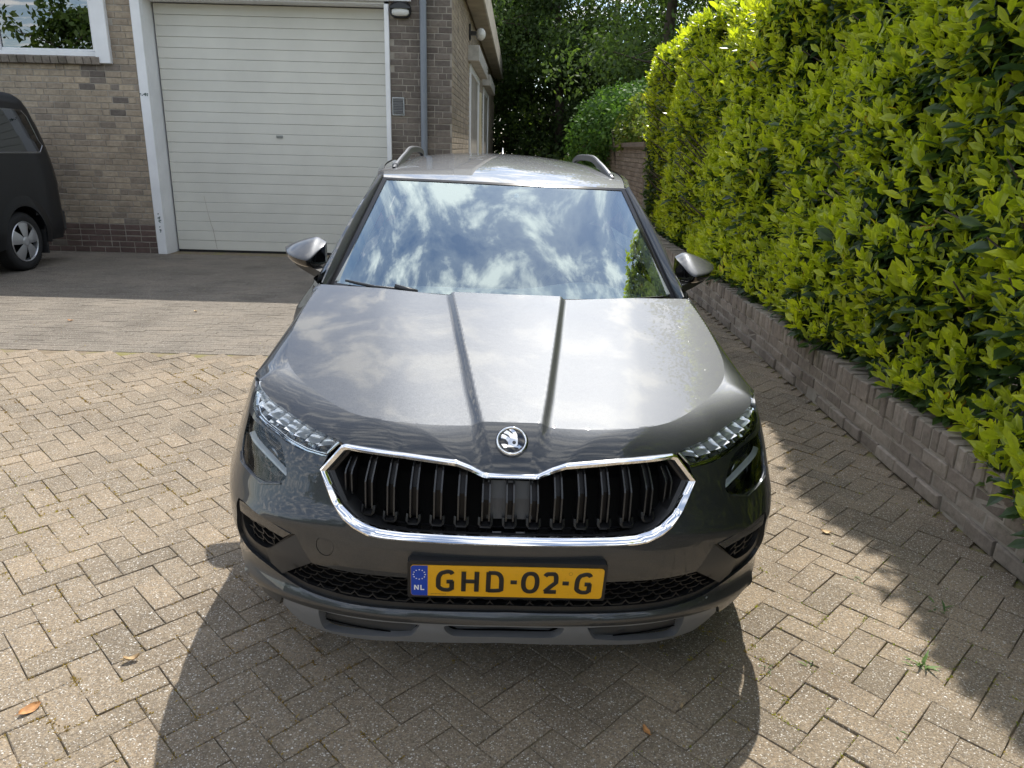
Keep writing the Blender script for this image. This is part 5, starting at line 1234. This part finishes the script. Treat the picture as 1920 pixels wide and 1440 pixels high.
# sensor housing shading the top centre of the glass
hv = [(-.155, 1.0), (-.148, .93), (-.13, .855), (-.105, .83), (-.055, .822), (-.03, .80), (-.012, .785), (.012, .785), (.03, .80), (.055, .822), (.105, .83), (.13, .855), (.148, .93), (.155, 1.0)]
def wsx(x, v, off): u = 30 + x / .553 * 30 * (.553 / (.553 + (1 - v) * .137)); return ws(np.array([float(u)]), np.array([float(v)]), off)[0]
w = MB(); V = [tuple(wsx(x, v, -.004)) for x, v in hv]; w.add(V + [(a, b + .02, c - .05) for a, b, c in V], [tuple(range(len(V)))] + [(i, i + 1, len(V) + i + 1, len(V) + i) for i in range(len(V) - 1)])
sh = w.build('sensor_housing', MAT['matte_plastic'], car)
w = MB(); V = [tuple(wsx(x, v, -.0025)) for x, v in ((.035, .868), (.062, .868), (.055, .91), (.042, .91))]; w.add(V, [(0, 1, 2, 3)]); w.build('camera_window', MAT['dash_plastic'], sh)
# scuttle and wiper
w = MB(); w.grid(np.array([[(p[0] * .985, p[1] + d, p[2] + e) for p in wb] for d, e in ((-.075, -.028), (-.03, -.012), (.012, .002))])); w.build('scuttle_panel', MB_D, car, True)
w = MB(); w.tube([tuple(ws(np.array([3.2]), np.array([.035]), .018)[0]), tuple(ws(np.array([9.0]), np.array([.012]), .02)[0]), tuple(ws(np.array([15.0]), np.array([.01]), .02)[0])], [.005, .007, .009], 6); w.tube([tuple(ws(np.array([12.6]), np.array([.022]), .028)[0]), tuple(ws(np.array([16.2]), np.array([-.003]), .024)[0])], [.010, .012], 6); w.build('wiper', MB_D, car, True)
w = MB(); w.tube([tuple(ws(np.array([26.0]), np.array([-.01]), .012)[0]), tuple(ws(np.array([40.0]), np.array([-.02]), .012)[0]), tuple(ws(np.array([57.0]), np.array([.012]), .014)[0])], [.007, .006, .005], 6); w.build('wiper', MB_D, car, True)
# pillars: painted band from glass edge to the outer corner line, then black/bright trim
PO = np.array([(.712, 1.165, 1.020), (.700, 1.28, 1.085), (.676, 1.42, 1.178), (.640, 1.56, 1.268), (.604, 1.69, 1.345), (.571, 1.80, 1.4005)])
po = crs(PO, 31, 4)
for sg in (1, -1):
    inn = np.array([ws(np.array([60. if sg > 0 else 0.]), np.array([v]), .001)[0] for v in np.linspace(-.02, 1.0, 31)]) * [sg, 1, 1]
    mid = (inn + po) / 2 + np.array([.006, -.010, .012]); out2 = po + np.array([.004, .045, -.006]) ; out3 = po + np.array([.012, .10, -.03])
    w = MB(); w.grid(np.array([inn + [0, .012, -.02], inn, inn * .75 + mid * .25 + [0, -.003, .003], mid, po * .8 + mid * .2, po, out2]) * [sg, 1, 1]); w.build('pillar', PAINT, car, R_(55))
    w = MB(); w.grid(np.array([out2, out3]) * [sg, 1, 1]); w.build('pillar_trim', MAT['frit_black'], car, True)
    # side glazing from belt to roof edge
    Yb = np.linspace(1.26, 4.02, 50); tb = (Yb - 1.26) / (4.02 - 1.26)
    belt = np.stack([xside(Yb, .985) - .02 - .02 * (tb < .1), Yb, .99 + .012 * tb], 1)
    topc = np.array([(PO[0] + (PO[-1] - PO[0]) * q) for q in np.linspace(0, 1, 12)]); topl = np.vstack([np.array([(.700, 1.28, 1.078), (.676, 1.43, 1.17), (.640, 1.57, 1.26), (.604, 1.70, 1.335), (.571, 1.82, 1.392)]) + [.012, .09, -.03], np.stack([fe_x(np.linspace(1.98, 4.0, 20)) + .012, np.linspace(1.98, 4.0, 20), fe_z(np.linspace(1.98, 4.0, 20)) - .015], 1)])
    tl = rs(topl, t=np.linspace(0, 1, 50)); bl = rs(belt, t=np.linspace(0, 1, 50)); w = MB(); w.grid(np.array([bl * (1 - f) + tl * f + [.02 * 4 * f * (1 - f), 0, 0] for f in np.linspace(0, 1, 8)]) * [sg, 1, 1]); w.build('side_window', MAT['side_glass'], car, True)
    w = MB(); w.grid(np.array([tl + [-.012, 0, .015], tl + [.004, 0, .006], tl + [.006, 0, -.02]]) * [sg, 1, 1]); w.build('roof_frame', PAINT, car, True)
    for yy in (2.28, 3.18):
        i = int((yy - 1.26) / 2.76 * 49); w = MB(); w.grid(np.array([[bl[j] * (1 - f) + tl[j] * f + [.02 * 4 * f * (1 - f) + .006, 0, 0] for f in np.linspace(0, 1, 8)] for j in (i - 1, i, i + 1)]) * [sg, 1, 1]); w.build('window_post', MAT['gloss_black'], car, True)
# rear end
w = MB(); prof_r = [(4.06, 1.436, .55), (4.16, 1.40, .56), (4.10, 1.36, .57), (4.16, 1.18, .66), (4.22, 1.00, .74), (4.235, .85, .78), (4.215, .70, .79), (4.235, .58, .80), (4.23, .40, .80), (4.16, .25, .77)]
w.grid(np.array([[(x * u, y - .10 * abs(u) ** 3, z) for u in np.linspace(-1, 1, 25)] for y, z, x in prof_r])); tg = w.build('tailgate', PAINT, car, R_(40))
w = MB(); w.grid(np.array([[(x * u, y - .10 * abs(u) ** 3 + .004, z) for u in np.linspace(-.9, .9, 25)] for y, z, x in ((4.11, 1.34, .57), (4.16, 1.18, .65), (4.205, 1.05, .70))])); w.build('rear_window', MAT['dark_glass'], tg, True)
for sg in (1, -1):
    w = MB(); w.cbox((sg * .64 - .12, 4.13, .86), (sg * .64 + .12, 4.215, .98), .015); w.build('tail_light', MAT['tail_red'], tg)
# ---- door mirrors
def superel(c, r, e1=.7, e2=.7, nu=30, nv=18, fnc=None):
    def sp(v, e): return np.sign(v) * np.abs(v) ** e
    A, B = np.meshgrid(np.linspace(-math.pi, math.pi, nu), np.linspace(-math.pi / 2, math.pi / 2, nv), indexing='ij')
    P = np.stack([sp(np.cos(B), e1) * sp(np.cos(A), e2), sp(np.cos(B), e1) * sp(np.sin(A), e2), sp(np.sin(B), e1)], -1)
    if fnc is not None: P = fnc(P)
    return P * np.array(r) + np.array(c)
for sg in (1, -1):
    # sections along the housing from the door outwards: x, y centre, depth, z centre, half height, waist z of cap
    xs_ = [.790, .810, .832, .860, .890, .920, .945, .962, .974]
    ztop_m = [1.110, 1.122, 1.134, 1.128, 1.119, 1.109, 1.099, 1.091, 1.083]
    zcap = [1.103, 1.077, 1.047, 1.049, 1.054, 1.060, 1.067, 1.073, 1.0805]
    zbot = [1.020, 1.012, 1.009, 1.012, 1.019, 1.028, 1.041, 1.056, 1.077]
    yb_ = [1.675, 1.678, 1.68, 1.682, 1.684, 1.688, 1.692, 1.694, 1.695]
    yf_ = [1.630, 1.565, 1.510, 1.508, 1.520, 1.543, 1.580, 1.620, 1.670]
    cap = []; low = []
    for i in range(9):
        zt, zk, zb2, y0, y1 = ztop_m[i], zcap[i], zbot[i], yf_[i], yb_[i]
        cap.append([(xs_[i], y0 + (y1 - y0) * a, zk + (zt - zk) * b) for a, b in ((0, 0), (.015, .08), (.10, .22), (.28, .46), (.48, .69), (.68, .88), (.86, .98), (1.0, 1.0))])
        low.append([(xs_[i], y0 + (y1 - y0) * a, zk + (zb2 - zk) * b) for a, b in ((.03, -.0), (.035, .2), (.07, .6), (.16, .9), (.32, 1.0), (.7, 1.0), (1.0, .9))])
    def fine(Q, it=3):
        Q = np.array(Q)
        for _ in range(it):
            m_ = (Q[:-1] + Q[1:]) / 2; N2 = np.empty((len(Q) + len(m_), *Q.shape[1:])); N2[0::2] = Q; N2[1::2] = m_; N2[1:-1] = .25 * N2[:-2] + .5 * N2[1:-1] + .25 * N2[2:]; Q = N2
        return Q
    capg = fine(np.swapaxes(fine(cap, 1), 0, 1), 2); lowg = fine(np.swapaxes(fine(low, 1), 0, 1), 1)
    w = MB(); w.grid(capg * [sg, 1, 1]); mir_o = w.build('mirror_cap', PAINT, car, R_(50))
    w = MB(); w.grid(lowg * [sg, 1, 1]); ci = np.vstack([capg[:, 0], lowg[::-1, 0]]) ; w.add(ci * [sg, 1, 1], [tuple(range(len(ci)))]); w.build('mirror_housing', MAT['gloss_black'], mir_o, R_(50))
    bk = np.vstack([capg[-1], lowg[-1][::-1]]); w = MB(); w.add(bk * [sg, 1, 1], [tuple(range(len(bk)))]); w.build('mirror_glass', MAT['chrome'], mir_o)
    w = MB(); 
    arm = [[(.735, 1.47, .985), (.735, 1.58, .985), (.735, 1.58, .955), (.735, 1.47, .955)], [(.79, 1.515, 1.002), (.79, 1.625, 1.002), (.79, 1.62, .966), (.79, 1.52, .966)], [(.845, 1.565, 1.014), (.845, 1.665, 1.014), (.845, 1.66, .978), (.845, 1.575, .978)], [(.915, 1.60, 1.03), (.915, 1.68, 1.03), (.915, 1.675, 1.008), (.915, 1.61, 1.008)], [(.945, 1.625, 1.042), (.945, 1.682, 1.042), (.945, 1.68, 1.034), (.945, 1.63, 1.034)]]
    Q = fine(np.array(arm), 2); Q = np.concatenate([Q, Q[:, :1]], 1); w.grid(Q * [sg, 1, 1]); w.build('mirror_arm', MAT['matte_plastic'], mir_o, R_(50))
# ---- wheels
def wheel(parent, M, r=.325, wd=.20, rim=.215, spokes=5, alloy='silver_trim', name='wheel', sub='rim', shoulders=.025):
    prof_t = [(rim, -wd / 2 + .01), (rim + .02, -wd / 2), (r - .05, -wd / 2 - .004), (r - shoulders, -wd / 2 + .006), (r - .006, -wd / 2 + .03), (r, -wd / 4), (r, wd / 4), (r - .006, wd / 2 - .03), (r - shoulders, wd / 2 - .006), (r - .05, wd / 2 + .004), (rim + .02, wd / 2), (rim, wd / 2 - .01)]
    g = MB(); g.grid(np.array([[M @ Vector((rr_ * math.cos(a), h, rr_ * math.sin(a))) for a in np.linspace(0, 2 * math.pi, 49)] for rr_, h in prof_t])); wo_ = g.build(name, MAT['rubber'], parent, R_(40))
    g = MB(); 
    for k in range(72):
        a = k * 2 * math.pi / 72
        for h0, h1 in ((-wd * .42, -wd * .16), (-wd * .1, wd * .1), (wd * .16, wd * .42)):
            da = .5 * 2 * math.pi / 72 * .72; c4 = [(r + .003, h0, a - da), (r + .003, h0, a + da), (r + .003, h1, a + da + .02), (r + .003, h1, a - da + .02)]; g.add([M @ Vector((q_[0] * math.cos(q_[2]), q_[1], q_[0] * math.sin(q_[2]))) for q_ in c4], [(0, 1, 2, 3)])
    g.build('tread', MAT['rubber'], wo_)
    g = MB(); g.grid(np.array([[M @ Vector((rr_ * math.cos(a), h, rr_ * math.sin(a))) for a in np.linspace(0, 2 * math.pi, 49)] for rr_, h in ((rim * 1.02, -wd / 2 + .004), (rim * .99, -wd / 2 - .004), (rim * .95, -wd / 2 + .004), (rim * .93, -wd / 2 + .06))])); 
    for k in range(spokes):
        a0 = 2 * math.pi * k / spokes + .3; hw = math.pi / spokes
        outer_, inner_ = [], []
        for t in np.linspace(-1, 1, 9):
            wr = .62 * hw * t * (1.0); ri = .06
            outer_.append(M @ Vector((rim * .95 * math.cos(a0 + wr), -wd / 2 + .006, rim * .95 * math.sin(a0 + wr)))); inner_.append(M @ Vector((ri * math.cos(a0 + hw * t), -wd / 2 - .012, ri * math.sin(a0 + hw * t))))
        mid_ = [M @ Vector((rim * .55 * math.cos(a0 + .78 * hw * t), -wd / 2 - .016 + .010 * t * t, rim * .55 * math.sin(a0 + .78 * hw * t))) for t in np.linspace(-1, 1, 9)]
        g.grid(np.array([outer_, mid_, inner_]))
    g.grid(np.array([[M @ Vector((rr_ * math.cos(a), h, rr_ * math.sin(a))) for a in np.linspace(0, 2 * math.pi, 33)] for rr_, h in ((.062, -wd / 2 - .012), (.05, -wd / 2 - .02), (.03, -wd / 2 - .022), (.001, -wd / 2 - .02))])); g.build(sub, MAT[alloy], wo_, R_(30))
    g = MB(); g.grid(np.array([[M @ Vector((rr_ * math.cos(a), h, rr_ * math.sin(a))) for a in np.linspace(0, 2 * math.pi, 33)] for rr_, h in ((rim * .94, -wd / 2 + .05), (.001, -wd / 2 + .05))])); g.build('brake_backing', MAT['void_black'], wo_)
    return wo_
for sg in (1, -1):
    for yy in (WA, WB):
        wheel(car, Matrix.Translation(Vector((sg * .775, yy, .325 + sg * .775 * rho))) @ (Matrix.Rotation(R_(90 if sg > 0 else -90), 4, 'Z')), spokes=5, rim=.225)
# ---- interior
w = MB(); dY = [(1.02, .965), (1.10, .985), (1.25, .990), (1.42, .975), (1.50, .945), (1.54, .86), (1.52, .70)]
w.grid(np.array([[(x, y + .02 * (abs(x) / .66) ** 2, z - .03 * (abs(x) / .66) ** 4 + (.045 * math.exp(-((x - .36) / .20) ** 2) * math.exp(-((y - 1.42) / .10) ** 2))) for x in np.linspace(-.68, .68, 60)] for y, z in dY])); w.build('dashboard', MAT['dash_plastic'], car, True)
w = MB(); cx, cy, cz = .36, 1.62, .93; tilt = R_(62); w.tube([(cx + .185 * math.cos(a), cy - .185 * math.sin(a) * math.cos(tilt) * 1, cz + .185 * math.sin(a) * math.sin(tilt)) for a in np.linspace(0, 2 * math.pi, 41)], .015, 8, cap=False)
for a in (0, math.pi, -math.pi / 2): w.tube([(cx, cy - .02, cz), (cx + .18 * math.cos(a), cy - .18 * math.sin(a) * math.cos(tilt), cz + .18 * math.sin(a) * math.sin(tilt))], .014, 6)
w.cbox((cx - .06, cy - .04, cz - .05), (cx + .06, cy + .0, cz + .05), .012); w.build('steering_wheel', MAT['matte_plastic'], car, True)
for x in (-.36, .36):
    w = MB(); w.V += []
    w.grid(superel((x, 2.12, .86), (.25, .07, .34), .5, .5)); w.grid(superel((x, 1.95, .52), (.25, .28, .09), .5, .5)); st = w.build('seat', MAT['seat_cloth'], car, True)
    w = MB(); w.grid(superel((x, 2.20, 1.27), (.13, .05, .085), .6, .6)); w.build('headrest', MAT['seat_cloth'], st, True)
w = MB(); w.grid(superel((0, 3.0, .75), (.62, .08, .40), .4, .4)); w.build('rear_seat', MAT['seat_cloth'], car, True)
w = MB(); w.grid(np.array([[(x, y, z) for x in (-.50, .50)] for y, z in ((1.80, 1.375), (2.2, 1.42), (2.9, 1.46), (3.9, 1.40))])); w.build('headliner', MAT['headliner'], car, True)
for sg in (1, -1):
    w = MB(); w.grid(np.array([[(sg * .70, y, z) for y in (1.25, 3.9)] for z in (.35, .98)])); w.build('door_card', MAT['dash_plastic'], car)
    w = MB(); w.tube([(sg * .655, 1.22, 1.0), (sg * .60, 1.50, 1.18), (sg * .535, 1.80, 1.36)], .028, 8); w.build('pillar_lining', MAT['headliner'], car, True)
w = MB(); w.box((-.68, 1.02, .22), (.68, 4.0, .26)); w.box((-.68, 1.0, .26), (.68, 1.03, .94)); w.build('cabin_floor', MAT['void_black'], car)
w = MB(); w.cbox((-.11, 1.76, 1.275), (.11, 1.79, 1.335), .012); w.build('rear_view_mirror', MAT['matte_plastic'], car)
# ------------------------------------------------------------------ dark van by the garage wall
van = empty('van', (-5.78, 9.78, 0), R_(-1.0)); tag(van, 'black panel van with silver hubcaps parked rear-first at the garage wall', 'van')
VP = MAT['van_paint']
# x: 0 = side facing the yard, negative towards the far side; y: 0 = rear, negative forward; z up
secs = [(.30, .02, .00, 1.0), (.45, .0, .02, 1.0), (.70, 0, .015, 1.0), (.95, .0, 0, 1.0), (1.15, .012, -.03, 1.0), (1.35, .035, -.075, 1.0), (1.55, .07, -.125, 1.0), (1.75, .115, -.18, 1.0), (1.86, .16, -.225, 1.0), (1.92, .24, -.29, 1.0), (1.95, .42, -.42, 1.0)]
def vsec(z): a = np.array(secs); return np.interp(z, a[:, 0], a[:, 1]), np.interp(z, a[:, 0], a[:, 2])
zs_ = np.concatenate([np.linspace(.3, 1.75, 30), np.array([1.8, 1.84, 1.88, 1.91, 1.935, 1.95])])
VW = 1.95; WY, WRv = -.84, .40
def vpath(z):
    """outline of one horizontal section, starting front near side -> rear -> far side"""
    tx, ty = vsec(z); fr = -4.95 + (np.interp(z, [.3, .8, 1.05, 1.25, 1.9, 1.95], [.0, -.02, .12, .75, 1.55, 1.75])); P = []
    r = .16
    P += [(-tx - .12, fr)] + [(-tx - .02 * (q < .06), fr + (-r + ty - fr) * q) for q in np.linspace(.04, 1, 40)]
    P += [(-tx - r * (1 - math.cos(a)) , ty - r + r * math.sin(a)) for a in np.linspace(.15, math.pi / 2, 9)]
    xm = -VW / 2; P += [(xm, ty + .012)]
    m_ = [(2 * xm - x, y) for x, y in P[:-1]][::-1]
    return P + m_
rings = []
for z in zs_:
    rings.append([(x, y, z) for x, y in vpath(z)])
rings = np.array(rings); nP = rings.shape[1]; vm = MB(); Fv = []
Vv_ = rings.reshape(-1, 3)
for i in range(len(zs_) - 1):
    for j in range(nP):
        q_ = [i * nP + j, i * nP + (j + 1) % nP, (i + 1) * nP + (j + 1) % nP, (i + 1) * nP + j]; c_ = Vv_[q_].mean(0)
        if (c_[0] > -.3 or c_[0] < -VW + .3) and any((c_[1] - wy) ** 2 + (c_[2] - .34) ** 2 < WRv ** 2 for wy in (WY, WY - 2.93)): continue
        Fv.append(tuple(q_))
Fv.append(tuple(range((len(zs_) - 1) * nP, len(zs_) * nP)))
vb_ = mobj('body', Vv_, Fv, VP, van, R_(45))
# arch lips hide the cut, wells, mud flap
for wy in (WY, WY - 2.93):
    for sx in (0, 1):
        fx = (lambda x: x) if not sx else (lambda x: -VW - x)
        A = np.linspace(R_(-8), R_(188), 36)
        w = MB(); w.grid(np.array([[(fx(-float(vsec(max(.3, .34 + r * math.sin(a)))[0]) + h), wy + r * math.cos(a), .34 + r * math.sin(a)) for a in A] for r, h in ((WRv + .09, .001), (WRv + .05, .010), (WRv - .02, .012), (WRv - .02, -.16))])); w.build('wheel_arch', VP, van, R_(50))
        w = MB(); w.grid(np.array([[(fx(x), wy + (WRv + .0) * math.cos(a), .34 + (WRv + .0) * math.sin(a)) for a in A] for x in (-.02, -.35)])); w.grid(np.array([[(fx(-.35), wy + r * math.cos(a), .34 + r * math.sin(a)) for a in A] for r in (.01, WRv)])); w.build('wheel_well', MAT['void_black'], van)
        wheel(van, Matrix.Translation(Vector((fx(-.135), wy, .345))) @ Matrix.Rotation(R_(90 if not sx else -90), 4, 'Z'), r=.345, wd=.20, rim=.232, spokes=5, alloy='hubcap', sub='hubcap')
w = MB(); w.box((-.25, WY + .37, .16), (-.02, WY + .40, .48)); w.build('mud_flap', MAT['rubber'], van)
# tail light strip, rear corner, bumper, windows
tl_ = []
for z in np.linspace(.88, 1.62, 14):
    tx, ty = vsec(z); r = .16; tl_.append([(-tx - r * (1 - math.cos(a)) + .006 * math.cos(a), ty - r + r * math.sin(a) + .006 * math.sin(a), z) for a in np.linspace(.62, 1.45, 7)])
w = MB(); w.grid(np.array(tl_)); w.build('tail_light', MAT['tail_red'], van, True)
w = MB(); w.cbox((-VW + .06, -.12, .36), (-.06, .075, .62), .03); w.build('rear_bumper', MAT['matte_plastic'], van)
def side_panel(name, pts, m_, off, parent, th=.01):
    def mp(y, z): return (-float(vsec(z)[0]) + off, y, z)
    n = len(pts); V = [mp(*p) for p in pts] + [(mp(*p)[0] - th, p[0], p[1]) for p in pts]; g = MB()
    c = np.mean(np.array(pts), 0); V.append(mp(*c)); g.add(V, [(i, (i + 1) % n, 2 * n) for i in range(n)] + [(i, n + i, n + (i + 1) % n, (i + 1) % n) for i in range(n)]); return g.build(name, m_, parent, R_(30))
def rwin(y0, y1, z0, z1, rake=.0, c=.06): return [(y0 + c, z0), (y1 - c * .9, z0), (y1 + rake * .2 - .0, z0 + c * 1.2), (y1 - .02, z0 + .12), (y1 - rake, z1 - c), (y1 - rake - c, z1), (y0 + c, z1), (y0, z1 - c), (y0, z0 + c)]
for (a, b, rk) in ((-1.35, -.28, .10), (-2.62, -1.48, .0)):
    f_ = side_panel('window_trim', rwin(a - .02, b + .02, 1.275, 1.745, rk), MAT['gloss_black'], .006, van); 
    side_panel('side_window', rwin(a, b, 1.295, 1.725, rk), MAT['dark_glass'], .012, f_)
    e_ = MB(); P3 = [(-float(vsec(z)[0]) + .014, y, z) for y, z in rwin(a, b, 1.29, 1.73, rk)[:6]]; e_.tube(P3, .004, 5); e_.build('bright_edge', MAT['silver_trim'], f_)
side_panel('front_window', [(-3.75, 1.24), (-2.75, 1.26), (-2.75, 1.76), (-3.05, 1.76), (-3.4, 1.62)], MAT['dark_glass'], .01, van)
w = MB(); w.tube([(-.012, -1.42, .95), (-.012, -1.42, 1.82)], .003, 4); w.tube([(.002, -2.65, .35), (.002, -2.65, 1.8)], .003, 4); w.build('door_seam', MAT['void_black'], van)
w = MB(); w.grid(np.array([[( -VW / 2 + u * (.82 - .12 * f), -4.72 + 1.15 * f * .86 - .03 + .10 * abs(u) ** 3 , 1.10 + .72 * f) for u in np.linspace(-1, 1, 15)] for f in np.linspace(0, 1, 6)])); w.build('windscreen', MAT['dark_glass'], van, True)
for sg in (-1, 1):
    w = MB(); w.cbox((-VW / 2 + sg * .68 - .2, -5.0, .78), (-VW / 2 + sg * .68 + .2, -4.86, .98), .04); w.build('headlight', MAT['clear_cover'], van)
    w = MB(); w.cbox((-VW / 2 + sg * 1.12 - .10, -3.66, 1.22), (-VW / 2 + sg * 1.12 + .10, -3.54, 1.50), .03); w.build('door_mirror', MAT['matte_plastic'], van)
w = MB(); w.cbox((-VW + .1, -5.02, .32), (-.1, -4.86, .62), .04); w.build('front_bumper', MAT['matte_plastic'], van)

for ch in van.children:
    if not ch.name.startswith(('wheel', 'mud_flap')) or ch.name.startswith('wheel_arch'): ch.scale = (1, 1, 1.055)

# ------------------------------------------------------------------ moss and grit in the joints, weeds, fallen leaves
gr = np.random.default_rng(9)
P = []
for i in range(17000):
    x, y = gr.uniform(-4.5, 1.95), gr.uniform(1.3, 5.4)
    if y > 5.2 and x < .8: continue
    P.append((x, y))
P = np.array(P); ij = np.stack([P[:, 0] * c45 + P[:, 1] * c45, -P[:, 0] * c45 + P[:, 1] * c45], 1) / a_
# snap to the paver outline lattice along one axis, then keep only real joints
axis = gr.random(len(P)) < .5; sn = ij.copy(); sn[axis, 0] = np.round(ij[axis, 0]); sn[~axis, 1] = np.round(ij[~axis, 1])
def cellk(i, j): return (np.floor(i).astype(int) - np.floor(j).astype(int)) % 4
e_ = 1e-3; ka, kb = np.where(axis, cellk(sn[:, 0] - e_, sn[:, 1]), cellk(sn[:, 0], sn[:, 1] - e_)), np.where(axis, cellk(sn[:, 0] + e_, sn[:, 1]), cellk(sn[:, 0], sn[:, 1] + e_))
inner = np.where(axis, (ka == 0) & (kb == 1), (ka == 3) & (kb == 2)); sn = sn[~inner]
Q = np.stack([(sn[:, 0] - sn[:, 1]) * c45 * a_, (sn[:, 0] + sn[:, 1]) * c45 * a_], 1)
patchy = np.sin(Q[:, 0] * 3.1 + 1) * np.sin(Q[:, 1] * 2.7) + .6 * np.sin(Q[:, 0] * 9 + Q[:, 1] * 7) + gr.normal(0, .45, len(Q)) + .35 * (Q[:, 0] > .5) * (Q[:, 1] < 3.2); Q = Q[patchy > .15]
bs, dd_, uu_, ll_, tt_ = [], [], [], [], []
for q_ in Q:
    hue = .25 + .35 * math.sin(q_[0] * 1.3 + 2) * math.sin(q_[1] * 1.9) + .25 * (q_[0] > -.2)
    for _ in range(7):
        bs.append((q_[0] + gr.normal(0, .007), q_[1] + gr.normal(0, .007), gr.uniform(-.002, .002))); v = gr.normal(0, 1, 3); v[2] = abs(v[2]) * .7 + .25; dd_.append(v); uu_.append(gr.normal(0, 1, 3)); ll_.append(gr.uniform(.004, .011)); tt_.append(float(np.clip(hue + gr.normal(0, .12), 0, 1)))
mo = quad_leaves('moss', np.array(bs), np.array(dd_), np.array(uu_), np.array(ll_), np.array(ll_) * .7, np.array(tt_), MAT['moss']); tag(mo, kind='stuff')
# pale grit and seed husks scattered on the paving
n_g = 900; gp = np.stack([gr.uniform(-5, 1.95, n_g), gr.uniform(1.3, 9.5, n_g), np.full(n_g, .006)], 1); gd_ = rand_dir(n_g, gr); gd_[:, 2] *= .2; lg = gr.uniform(.004, .014, n_g)
hk = quad_leaves('husks', gp, gd_, np.tile([0, 0, 1.0], (n_g, 1)) + gr.normal(0, .3, (n_g, 3)), lg, lg * .5, gr.uniform(.2, .6, n_g), MAT['moss']); tag(hk, kind='stuff')
def fallen(x, y, L, rz, label, m_, curl=.35, W=.5, z=.008):
    nu_, nv_ = 9, 5; g = MB(); rowsL = []
    for i in range(nu_):
        t = i / (nu_ - 1); wd_ = W * L * math.sin(math.pi * min(1, t * .93 + .04)) ** .7 * .5
        rowsL.append([((v * wd_), (t - .5) * L, curl * L * ((t - .5) ** 2 + .8 * (v * .5) ** 2) + .0015 * math.sin(9 * t + 5 * v)) for v in np.linspace(-1, 1, nv_)])
    g.grid(np.array(rowsL)); g.tube([(0, -.5 * L, .25 * curl * L), (.02 * L, -.72 * L, .01)], .0012, 4)
    o = g.build('fallen_leaf', m_, None, True); o.location = (x, y, z); o.rotation_euler = (gr.normal(0, .12), gr.normal(0, .12), rz); tag(o, label, 'leaf', 'dead leaves lying on the paving'); return o
fallen(-1.335, 1.72, .058, R_(-32), 'orange dry leaf on the sunlit pavers at the lower left', MAT['dry_leaf'])
fallen(-1.155, 1.94, .045, R_(-65), 'curled pale brown leaf beside the car shadow on the left', MAT['pale_leaf'], .9)
fallen(.40, 1.70, .040, R_(15), 'rust red leaf inside the car shadow in front of the bumper', MAT['dry_leaf'], .3, .4)
fallen(1.365, 2.88, .04, R_(70), 'small brown leaf on shaded pavers beside the planter wall', MAT['pale_leaf'], .6, .7)
fallen(1.03, 3.62, .05, R_(20), 'brown leaf on the shaded pavers close to the right headlight', MAT['dry_leaf'], .4, .6)
fallen(.52, 1.80, .03, R_(-20), 'thin straw coloured leaf by the right edge of the car shadow', MAT['pale_leaf'], .2, .25)
fallen(-3.0, 6.9, .05, R_(40), 'pale leaf on the grey paving in front of the garage', MAT['pale_leaf'], .4, .6)
fallen(-3.9, 6.4, .05, R_(80), 'brownish leaf on the grey paving, farthest to the left', MAT['dry_leaf'], .4, .6)
fallen(1.62, 6.4, .06, R_(10), 'tan leaf at the foot of the planter wall beside the car', MAT['pale_leaf'], .4, .6)
def weed(x, y, n, L, label, spread=.9):
    d = rand_dir(n, gr); d[:, 2] = np.abs(d[:, 2]) * (1.2 - spread) + .25; b = np.array([x, y, 0.0]) + gr.normal(0, .012, (n, 3)) * [1, 1, 0]
    Ls = L * gr.uniform(.5, 1.2, n); V = leaves(b - [x, y, 0], d, np.tile([0, 0, 1.0], (n, 1)), Ls, Ls * .15, np.full(n, .35)); o = leaf_mesh('weed', V, gr.uniform(0, 1, n), MAT['weed_leaf']); o.location = (x, y, 0); tag(o, label, 'weed', 'weeds in the paving joints')
weed(1.33, 2.02, 34, .055, 'largest green weed tuft in the shaded paving joints on the right')
weed(1.56, 2.33, 12, .05, 'small weed between the largest tuft and the planter wall')
weed(.98, 2.02, 9, .035, 'tiny weed at the edge of the hedge shadow')
weed(1.10, 1.72, 12, .03, 'low weed nearest to the bottom edge, right of the sunlit strip')
weed(1.34, 2.52, 8, .035, 'sparse weed beside the mossy brown paver')
weed(.83, 1.98, 14, .022, 'mossy tuft on the sunlit pavers right of the bumper')
